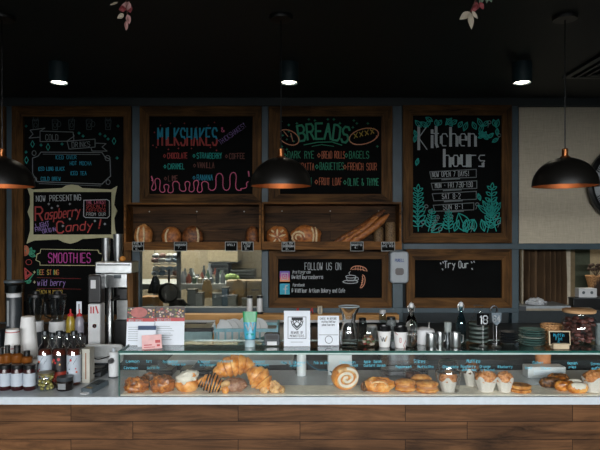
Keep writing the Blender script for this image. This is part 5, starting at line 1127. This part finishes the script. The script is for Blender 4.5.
MB().lathe([(r * 1.08, uz(282.5)), (r * 1.08, uz(280.4)), (0, uz(280))], 28).build('lid', M['grey'], t, smooth=True); MB().box(-.02, -.008, -r * .9, -r * .84, uz(325), uz(300)).build('pale_scale', M['steel'], t)
t = thing('label_holder', 'dark box with a pale label at the left edge behind the cup stacks', 'box', bat(-8, 3.5 + .06)); MB().box(-.06, .05, 0, .1, 0, .17).build('body', M['charcoal'], t, bevel=.004); MB().box(-.05, .045, -.002, 0, .1, .14).build('label', M['label'], t)
for i, (x, col, lb) in enumerate(((70.5, 'a08a2c', 'mustard coloured squeeze bottle with a red cap'), (79.5, '8d8b96', 'clear squeeze bottle with a red cap beside the mustard coloured one'))):
    d = 3.66; t = thing('squeeze_bottle', lb, 'squeeze bottle', at(x, d, Z(335.5, 3.6) + .001), 'squeeze bottles with red caps'); r = L(4.4, d); uz = lambda y: Z(y, d) - Z(335.5, 3.6) - .001
    MB().lathe([(r * .95, 0), (r, .01), (r, uz(321)), (r * .6, uz(316))], 24).build('bottle_body', plain('squeeze_%d' % i, col, .3, var=.2), t, smooth=True); MB().lathe([(r * .62, uz(317)), (r * .62, uz(314.5)), (r * .2, uz(313)), (r * .12, uz(309)), (0, uz(309))], 20).build('cap', plain('red_cap_%d' % i, 'b01f22', .4), t, smooth=True)
t = thing('menu_card_holder', 'narrow white card standing behind the red capped bottles', 'card', bat(79, 3.8)); d = 3.8; MB().box(-L(2.6, d), L(2.6, d), 0, .004, 0, Z(301.5, d) - ZB).build('card', M['paper'], t); MB().box(-L(.5, d), L(.5, d), -.001, 0, Z(312, d) - ZB, Z(304, d) - ZB).build('printed_strip', M['charcoal'], t)

t = thing('black_stand', 'low black stand under the red capped squeeze bottles', 'stand', bat(75, 3.6)); d = 3.6; h = Z(335.5, d) - ZB
MB().box(-L(13, d), L(11, d), 0, .14, h - .012, h).build('top_board', M['black'], t, bevel=.002); MB().box(-L(13, d), L(11, d), .0, .012, 0, h - .012).build('front_board', M['cabinet'], t)
for s_ in (-L(13, d), L(11, d) - .012): MB().box(s_, s_ + .012, .012, .14, 0, h - .012).build('side_board', M['cabinet'], t)
# ------------------------------------------------------------------ crockery rack and other things on the back bench
t = thing('dish_rack', 'pale blue plastic dish rack on the back bench behind the cream tube', 'rack', bat(246, 3.98)); d = 3.98; a = L(32, d); h = .11
rb = plain('rack_blue', '8fc0cc', .45)
MB().box(-a, a, 0, .3, 0, .012).build('base', rb, t)
for y_ in (0, .29): MB().box(-a, a, y_, y_ + .01, h - .022, h).build('rail', rb, t)
for s_ in (-1, 1): MB().box(min(s_ * a, s_ * (a - .01)), max(s_ * a, s_ * (a - .01)), .01, .29, 0, h + .02).build('end_panel', rb, t)
for k in range(9): MB().box(-a + .03 + k * (2 * a - .06) / 8 - .006, -a + .03 + k * (2 * a - .06) / 8 + .006, .0, .009, .012, h - .022).build('slat', rb, t)
for i, (x, wd, tl, lb) in enumerate(((222, 22, .4, 'white plate leaning at the left end of the blue rack'), (229, 21, .15, 'white plate standing upright left in the blue rack'), (234, 21, .1, 'white plate behind the upright one in the blue rack'), (249, 23, .3, 'white plate behind the green tube in the blue rack'), (258, 20, .35, 'white plate at the right in the blue rack'))):
    d = 4.04 + .035 * i; t = thing('white_plate', lb, 'plate', at(x, d, ZB + .013), 'white plates in the blue rack'); R = L(wd / 2, d)
    MB().lathe([(0, .0), (R * .6, .0), (R, .012), (R * .98, .016), (R * .6, .006), (0, .006)], 36, Tr(0, 0, R) @ Ry(tl - .3) @ Rx(PI / 2 - .12)).build('plate', M.setdefault('china', plain('white_china', 'e6e8e8', .25, var=.02)), t, smooth=True)
t = thing('wooden_spatula', 'pale wooden spatula standing in the left end of the blue rack', 'utensil', at(212, 4.0, ZB + .013)); MB().tube([(0, 0, 0), (.03, 0, .12)], .006, 8).lump((.037, 0, .15), (.014, .005, .03), .02, 1, 1, flat=1, M=Ry(.25)).build('spatula', M['pale_wood'], t, smooth=True)
t = thing('glass_tray', 'dark lidded glass tray on the back bench left of the blue rack', 'tray', bat(195, 3.98)); a = L(17, 3.98); MB().box(-a, a, 0, .2, 0, .09).build('glass_wall', plain('pale_teal_glass', '8aa7a8', .15), t, bevel=.004); MB().box(-a - .004, a + .004, -.004, .204, .09, .115).build('lid', M['black'], t, bevel=.003)
for i, (x, lb) in enumerate(((249.7, 'left of the pair of white canisters with black caps under the hatch'), (259.7, 'right of the pair of white canisters with black caps under the hatch'))):
    d = 4.90; zz = Z(314.8, 4.84) + .0005; t = thing('salt_canister', lb, 'canister', at(x, d, zz), 'canisters on the bench shelf'); r = L(3.3, d); h = Z(295.5, d) - zz
    MB().lathe([(r * 1.05, 0), (r * 1.05, .02), (r * .9, .022), (r * .8, h - .02)], 24).build('body', M['white'], t, smooth=True); MB().lathe([(r * 1.1, 0), (r * 1.12, .018)], 24).build('foot', M['black'], t, smooth=True); MB().lathe([(r * .9, h - .022), (r * .95, h), (0, h)], 24).build('cap', M['black'], t, smooth=True)
# clutter behind the cups
def jar_b(name, label, cat, px, y0, wd, d, mat, cap=None, z=ZB, grp=None):
    t = thing(name, label, cat, at(px, d, z), grp); r = L(wd / 2, d); h = Z(y0, d) - z
    MB().lathe([(r * .92, 0), (r, .005), (r, h * .82), (r * .85, h * .9)] + ([(0, h * .9)] if mat is not M['glass'] else []), 24).build('body', mat, t, smooth=True)
    if cap is not None: MB().lathe([(r * .88, h * .88), (r * .88, h), (0, h)], 24).build('lid', cap, t, smooth=True)
    return t
jar_b('steel_canister', 'steel canister behind the notice sheet', 'canister', 306, 325, 12, 4.1, M['steel'], M['black'])
jar_b('steel_canister', 'steel canister just left of the carafe foot', 'canister', 341, 328, 10, 4.15, M['steel'], M['steel_d'])
jar_b('storage_jar', 'jar with a wooden stopper behind the glass bowl', 'jar', 362.5, 318, 8, 4.2, M['smoke'], M['black'])
jar_b('storage_jar', 'white tub behind the glass bowl', 'jar', 372, 325, 11, 4.1, plain('grey_tub', '8a9091', .4), M['white'])
jar_b('syrup_bottle', 'tall dark bottle with a white cap behind the W cup', 'bottle', 382.5, 310, 7, 4.15, M['smoke'], M['white'])
jar_b('storage_jar', 'pale patterned jar behind the red printed cup', 'jar', 391, 317, 10, 4.15, plain('patterned_jar', '7f8788', .4, var=.6, scale=60), M['steel_d'])
t = thing('pale_box', 'small pale box standing above the notice sheet on the bench shelf', 'box', at(320, 4.87, Z(314.8, 4.84) + .0005)); MB().box(-.02, .02, 0, .05, 0, .065).build('body', plain('box_card', 'b3a890', .6), t, bevel=.002); MB().box(-.004, .004, -.001, 0, .005, .06).build('stripe', M['steel_d'], t)
for x, lb in ((297.5, 'red clip peeking above the left of the framed notice'), (311.5, 'red clip peeking above the right corner of the framed notice')):
    t = thing('red_clip', lb, 'clip', at(x, 4.89, Z(314.8, 4.84) + .0005), 'red clips on the bench shelf'); MB().tube([(-.02, 0, 0), (.0, 0, .045), (.006, 0, .05), (.012, 0, .0)], .005, 8).build('clip', M['red'], t, smooth=True)

# ------------------------------------------------------------------ kitchen seen through the hatch
t = thing('steel_kitchen_bench', 'steel bench seen through the kitchen hatch', 'bench', (-1.5, 6.3, 0)); d = 6.3; zb_ = Z(284, d)
MB().box(-1.6, 1.35, 0, .7, zb_ - .06, zb_).build('worktop', plain('kitchen_steel', 'a3aaab', .4, .3), t)
for x in (-1.5, -.1, 1.3): MB().box(x, x + .04, .05, .09, 0, zb_ - .06).build('leg', M['steel_d'], t)
MB().box(-1.55, 1.3, .03, .66, .5, .54).build('under_shelf', M['steel_d'], t)
t = thing('range_hood', 'cream range hood at the top of the kitchen hatch', 'hood', (X(226, 6.9), 6.9, Z(262, 6.9))); MB().box(-L(19, 6.9), L(12, 6.9), 0, .6, 0, .9).build('hood', plain('hood_paint', 'a79c83', .5), t, bevel=.01); MB().box(-L(19, 6.9) + .02, L(12, 6.9) - .02, .02, .58, -.012, 0).build('filter', M['steel_d'], t)
for (x0, x1, y0, y1, lb) in ((208, 228, 263.5, 275, 'dark oven shelf unit left in the kitchen behind the hatch'), (230.5, 254, 270, 278.5, 'long dark shelf unit right in the kitchen behind the hatch')):
    d = 7.2; t = thing('oven_shelf_unit', lb, 'shelf unit', at((x0 + x1) / 2, d, Z(y1, d))); a = L(x1 - x0, d) / 2; h = L(y1 - y0, d)
    MB().box(-a, a, .05, .4, 0, h).build('cabinet', M['charcoal'], t)
    for k in range(3): MB().box(-a, a, 0, .05, h * (.05 + .4 * k), h * (.05 + .4 * k) + .02).build('rack', M['steel_d'], t)
for (x0, x1, lb) in ((226, 246, 'beige cupboard under the dark shelf unit in the kitchen'), (246.5, 262, 'beige cupboard at the right end of the kitchen hatch')):
    d = 6.05; t = thing('kitchen_cupboard', lb, 'cupboard', at((x0 + x1) / 2, d, 0)); a = L(x1 - x0, d) / 2; h = Z(281, d)
    MB().box(-a, a, .02, .22, 0, h).build('body', plain('beige_laminate', '8d8068', .6), t); MB().box(-a + .004, a - .004, 0, .02, h * .02, h - .01).build('door', plain('beige_door', '968870', .6), t, bevel=.003); MB().box(-.03, .05, -.015, 0, h - .1, h - .085).build('handle', M['steel_d'], t)
t = thing('kitchen_post', 'slim steel post left in the kitchen behind the hatch', 'post', (X(178.5, 5.9), 5.9, 0)); MB().box(-.02, .02, 0, .04, 0, ZCL).build('post', plain('grey_post', '5c6062', .5), t); MB().box(-.05, .05, -.02, .06, 0, .03).build('foot', M['steel_d'], t)
pc = plain('poster_mix', '8a97a6', .6, var=.75, scale=14)
t = thing('bread_bag_rack', 'rack of pale blue and pink bags hanging in the kitchen window left of the post', 'rack', (X(166, 6.2), 6.2, Z(276, 6.2)))
MB().box(-.13, .13, -.04, .1, -.015, .0).box(-.13, .13, -.04, .1, .125, .135).build('wire_shelf', M['steel'], t)
for x in (-.13, .125): MB().box(x, x + .006, .03, .036, -.015, ZCL - Z(276, 6.2)).build('hanging_rod', M['steel_d'], t)
random.seed(31)
for k in range(16):
    row = k // 8; q = k % 8
    bm_ = MB().lump((-.11 + (q % 4) * .073, -.01 + .02 * (q // 4), .03 + row * .138 + .045 * (q // 4)), (.042, .035, .028), .3, 3, k, 14, 9, .9).build('plastic_bag', M.setdefault('bag%d' % (k % 5), plain('bag_tone_%d' % (k % 5), ['a9b8c8', '7f97ad', 'b8c0c4', '8f6f68', 'c2c4c0'][k % 5], .35, var=.3, scale=25)), t, smooth=True)
t = thing('hanging_pan', 'large round black pan hanging in the kitchen left of the post', 'pan', (X(169.5, 5.4), 5.4, Z(303, 5.4))); R = L(10, 5.6)
MB().lathe([(0, .0), (R * .8, .0), (R, .05), (R * .97, .05), (R * .78, .006), (0, .006)], 36, Tr(0, 0, R) @ Rx(PI / 2)).build('pan_body', M['black'], t, smooth=True); MB().tube([(0, -.02, 2 * R), (0, -.02, 2 * R + .12)], .01, 8).build('handle', M['black'], t); MB().tube([(0, -.02, 2 * R + .12), (0, -.02, ZCL - Z(303, 5.4))], .002, 6).build('hanging_wire', M['steel_d'], t)
t = thing('hanging_apron', 'dark cloth hanging left of the round black pan in the kitchen', 'apron', (X(154.5, 5.65), 5.65, Z(293, 5.65)))
m = MB(); q = [(-.07, 0), (.06, -.01), (.05, .12), (.02, .17), (-.01, .17), (-.05, .06)]; m.prism(q[::-1], -.012, .012).build('cloth', M['black'], t, bevel=.006); MB().tube([(0, 0, .165), (.0, .0, .2), (.02, 0, .165)], .004, 6).build('hanging_loop', M['black'], t)
t = thing('stock_pot', 'dark pot on the low shelf below the hanging pan', 'pot', (X(178, 5.6), 5.6, .985)); MB().lathe([(.0, 0), (.075, 0), (.085, .02), (.085, Z(302, 5.6) - 1.0), (.05, Z(299, 5.6) - .985), (0, Z(299, 5.6) - .985)], 30).build('pot', M['black'], t, smooth=True); MB().tube([(.08, 0, 0.05), (.11, 0, .05), (.11, 0, .03), (.08, 0, .03)], .006, 6).build('handle', M['steel_d'], t)
t = thing('pot_shelf', 'low steel shelf inside the kitchen just below the hatch', 'shelf', (X(175, 5.5), 5.5, 0)); MB().box(-.4, .9, 0, .385, .943, .983).build('shelf_board', M['steel_d'], t)
for x in (-.38, .84): MB().box(x, x + .03, .02, .05, 0, .943).build('leg', M['steel_d'], t)
t = thing('bread_crate', 'tan cardboard box low in the left corner of the kitchen hatch', 'box', (X(150, 5.62), 5.62, .985)); MB().box(-.09, .09, 0, .16, 0, Z(297, 5.62) - .985).build('box', plain('cardboard', '9a7040', .7), t, bevel=.004); MB().box(-.03, .03, -.002, 0, .02, .045).build('tape', M['cream'], t)
pw = plain('peel_wood', 'a3875e', .7)
for i, (x, y0, y1, wd, s_, lb) in enumerate(((207, 279.5, 298, 10, 1, 'tan wooden bread peel leaning left in the kitchen'), (238, 279.5, 297, 12, -1, 'tan wooden bread peel leaning right in the kitchen'))):
    d = 5.86; t = thing('bread_peel', lb, 'bread peel', at(x, d, .985), 'bread peels in the kitchen'); a = L(wd / 2, d); h0 = Z(y1, d) - .985; h1 = Z(y0, d) - .985
    MB().prism([(-a, h0), (a, h0), (a, h0 + (h1 - h0) * .6), (a * .6, h1 - .01), (0, h1), (-a * .6, h1 - .01), (-a, h0 + (h1 - h0) * .6)], 0, .014).build('blade', pw, t, bevel=.003)
    MB().tube([(s_ * a * .5, .0, h0 + .06), (s_ * L(12, d), -.03, .02)], .009, 8).build('handle', M['pale_wood'], t, smooth=True)
t = thing('lettuce_head', 'small green lettuce on the steel bench in the kitchen', 'vegetable', (X(232, 6.4), 6.4, zb_)); m = MB()
for k in range(9): m.lump((.035 * math.cos(k * 2.2), .03 * math.sin(k * 2.2), .05 + .008 * (k % 3)), (.05, .045, .04), .4, 3, k, 12, 8, 1)
m.build('leaves', plain('lettuce_green', '7f9a5a', .6, var=.3), t, smooth=True); MB().lathe([(.05, 0), (.06, .03), (0, .03)], 20).build('base', M['white'], t, smooth=True)
random.seed(12); kc = ['7c8288', '5a646a', '8d8a7c', '6e3f36', '3d464a', '9aa3a6', '4a5f52']
for k in range(22):
    x = 183 + k * 1.9; d = (6.37, 6.52, 6.68)[k % 3]; h = random.uniform(.07, .2); t = thing('kitchen_bottle', 'small %s on the kitchen bench, %s' % (('grey jar', 'slate bottle', 'dull jar', 'brown bottle', 'dark tin', 'pale tub', 'green bottle')[k % 7], ('close to the steel post', 'between the post and the left peel', 'above the left bread peel', 'right of the left bread peel', 'left of the lettuce')[min(4, int((x - 183) / 9))]), 'jar', (X(x, d), d, zb_), 'jars and bottles on the kitchen bench')
    r = random.uniform(.02, .031); MB().lathe([(r, 0), (r, h * .65), (r * .5, h * .8), (r * .5, h), (0, h)], 16).build('jar', M.setdefault('kc%d' % (k % 7), plain('kitchen_jar_%d' % (k % 7), kc[k % 7], .35)), t, smooth=True)
for k, (x, y, wd, h, cc) in enumerate(((191.5, 294, 9, 9, '5d6468'), (199, 297, 7, 8, '82888a'), (217, 298, 10, 9, '5a676e'), (224.8, 291, 6, 7, '3c5a70'), (232, 299, 9, 7, '777a76'), (246, 301, 9, 5, '6c6654'))):
    d = 5.62; t = thing('kitchen_container', ('dark grey tub below the post', 'pale tub left of the first bread peel', 'slate tub right of the first bread peel handle', 'blue container behind the slate tub', 'grey tub between the bread peels', 'low tan tub at the right below the cupboard')[k], 'container', (X(x, d), d, .985), 'containers on the low kitchen shelf')
    MB().box(-L(wd, d) / 2, L(wd, d) / 2, 0, .12, 0, Z(y - h / 2 + 1, d) - .985).build('body', plain('tub_%d' % k, cc, .4), t, bevel=.006); MB().box(-L(wd, d) / 2 - .003, L(wd, d) / 2 + .003, -.003, .123, Z(y - h / 2 + 1, d) - .985, Z(y - h / 2, d) - .985).build('lid', M['steel_d'], t)

# ------------------------------------------------------------------ side room seen through the opening on the right
d = 5.38; t = thing('curtain', 'long pleated brown curtain in the opening on the right', 'curtain', (X(542, d), d, .6)); n = 130; a = L(25, d); vs = []
for i in (0, 1, 2):
    for k in range(n + 1):
        u = k / n; fan = 1 if i < 2 else .92; vs.append((a * (2 * u - 1) * fan, .06 * math.sin(u * 2 * PI * 8 + 1.5 * math.sin(u * 9)) + .012 * math.sin(u * 60), (0, .7, 1.25)[i]))
MB().add(vs, [(i * (n + 1) + k, i * (n + 1) + k + 1, (i + 1) * (n + 1) + k + 1, (i + 1) * (n + 1) + k) for i in (0, 1) for k in range(n)]).build('pleated_cloth', plain('curtain_cloth', '5a442d', .9, var=.3, scale=5), t, smooth=True)
MB().tube([(-a - .04, 0, 1.26), (a + .04, 0, 1.26)], .012, 10).build('rod', M['steel_d'], t)
struct('trim_10', MB().box(X(520, 5.2), X(521.6, 5.2), 5.16, 5.2, .5, 2.2), M['cream'])
struct('trim_11', MB().box(X(566, 5.4), X(570.5, 5.4), 5.4, 5.46, 0, 2.3), plain('cream_post', 'b4aa96', .6))
struct('trim_12', MB().box(X(570.5, 5.42), X(575, 5.42), 5.42, 5.5, 0, 2.3), plain('olive_post', '6b5b3e', .7))
struct('wall_side_nook', MB().box(X(574, 5.8), X(590, 5.8), 5.8, 5.9, 0, ZCL), plain('dark_olive_wall', '414736', .8))
d = 5.0; t = thing('sill_shelf', 'pale grey ledge in front of the brown curtain', 'shelf', at(545, d, Z(311, d))); a = L(26, d)
MB().box(-a, a, 0, .38, L(2.5, d), L(5, d)).build('ledge', plain('pale_ledge', '8f979b', .4), t); MB().box(-a - .01, a + .2, .02, .09, 0, L(2.4, d)).build('cream_edge', M['cream'], t); MB().box(-a, -a + .06, -.003, .02, L(.4, d), L(4.8, d)).build('bracket', M['charcoal'], t)
t = thing('folded_cloth', 'crumpled white cloth lying on the grey ledge', 'cloth', at(536, 5.1, Z(306, 5.0) + .001)); MB().lump((0, 0, .018), (L(10, 5.1), .05, .028), .5, 3.5, 6, 30, 16, .6).lump((.0, .0, .04), (L(7, 5.1), .035, .018), .5, 4, 9, 24, 12, .6).build('cloth', plain('white_cloth', 'b6babd', .8), t, smooth=True)
t = thing('black_side_counter', 'black counter at the right end behind the large jar', 'counter', (X(610, 5.3), 5.3, 0)); MB().box(X(573.5, 5.3) - X(610, 5.3), .5, 0, .45, 0, Z(299, 5.3)).build('body', M['black'], t, bevel=.004); MB().box(X(573, 5.3) - X(610, 5.3), .5, -.01, .46, Z(299, 5.3), Z(298, 5.3)).build('worktop', M['charcoal'], t)
t = thing('white_gift_box', 'white box with two grey eye shaped prints on the black counter', 'box', (X(588.5, 5.34), 5.34, Z(298, 5.3))); MB().box(-L(9.5, 5.34), L(8.5, 5.34), 0, .1, 0, L(9, 5.34)).build('box', M['white'], t, bevel=.003)
for x in (-.045, .03): MB().lathe([(0, 0), (.014, 0), (.014, .001), (0, .001)], 16, Tr(x, 0, .045) @ Rx(PI / 2)).build('grey_print', M['grey'], t)
t = thing('wicker_basket', 'brown wicker basket at the right edge of the opening', 'basket', (X(601, 5.33) + .06, 5.54, Z(298, 5.3))); m = MB()
for k in range(15): m.tube([Vector(((.045 + .045 * k / 14) * math.cos(q * PI / 12), (.04 + .04 * k / 14) * math.sin(q * PI / 12), .008 + .0125 * k)) for q in range(25)], .0072, 6)
m.build('woven_wall', wick, t, smooth=True); MB().lathe([(0, .0), (.05, .0), (.085, .18), (0, .18)], 20).build('basket_lining', plain('dark_lining', '2a1d14', .8), t)
m = MB(); random.seed(2)
t2 = thing('dried_flowers', 'dark dried flowers standing in the wicker basket', 'dried flowers', (X(601, 5.33) + .06, 5.54, Z(298, 5.3) + .18))
for k in range(14): a = random.random() * 6.28; q = random.random() * .07; m.tube([(0, 0, 0), (q * math.cos(a), q * math.sin(a) * .6, .05 + random.random() * .06)], .002, 5); m.lump((q * math.cos(a), q * math.sin(a) * .6, .06 + random.random() * .05), (.018, .015, .015), .4, 4, k, 8, 6, 1)
m.build('flower_heads', plain('dried_brown', '3c2c20', .8, var=.5), t2, smooth=True)
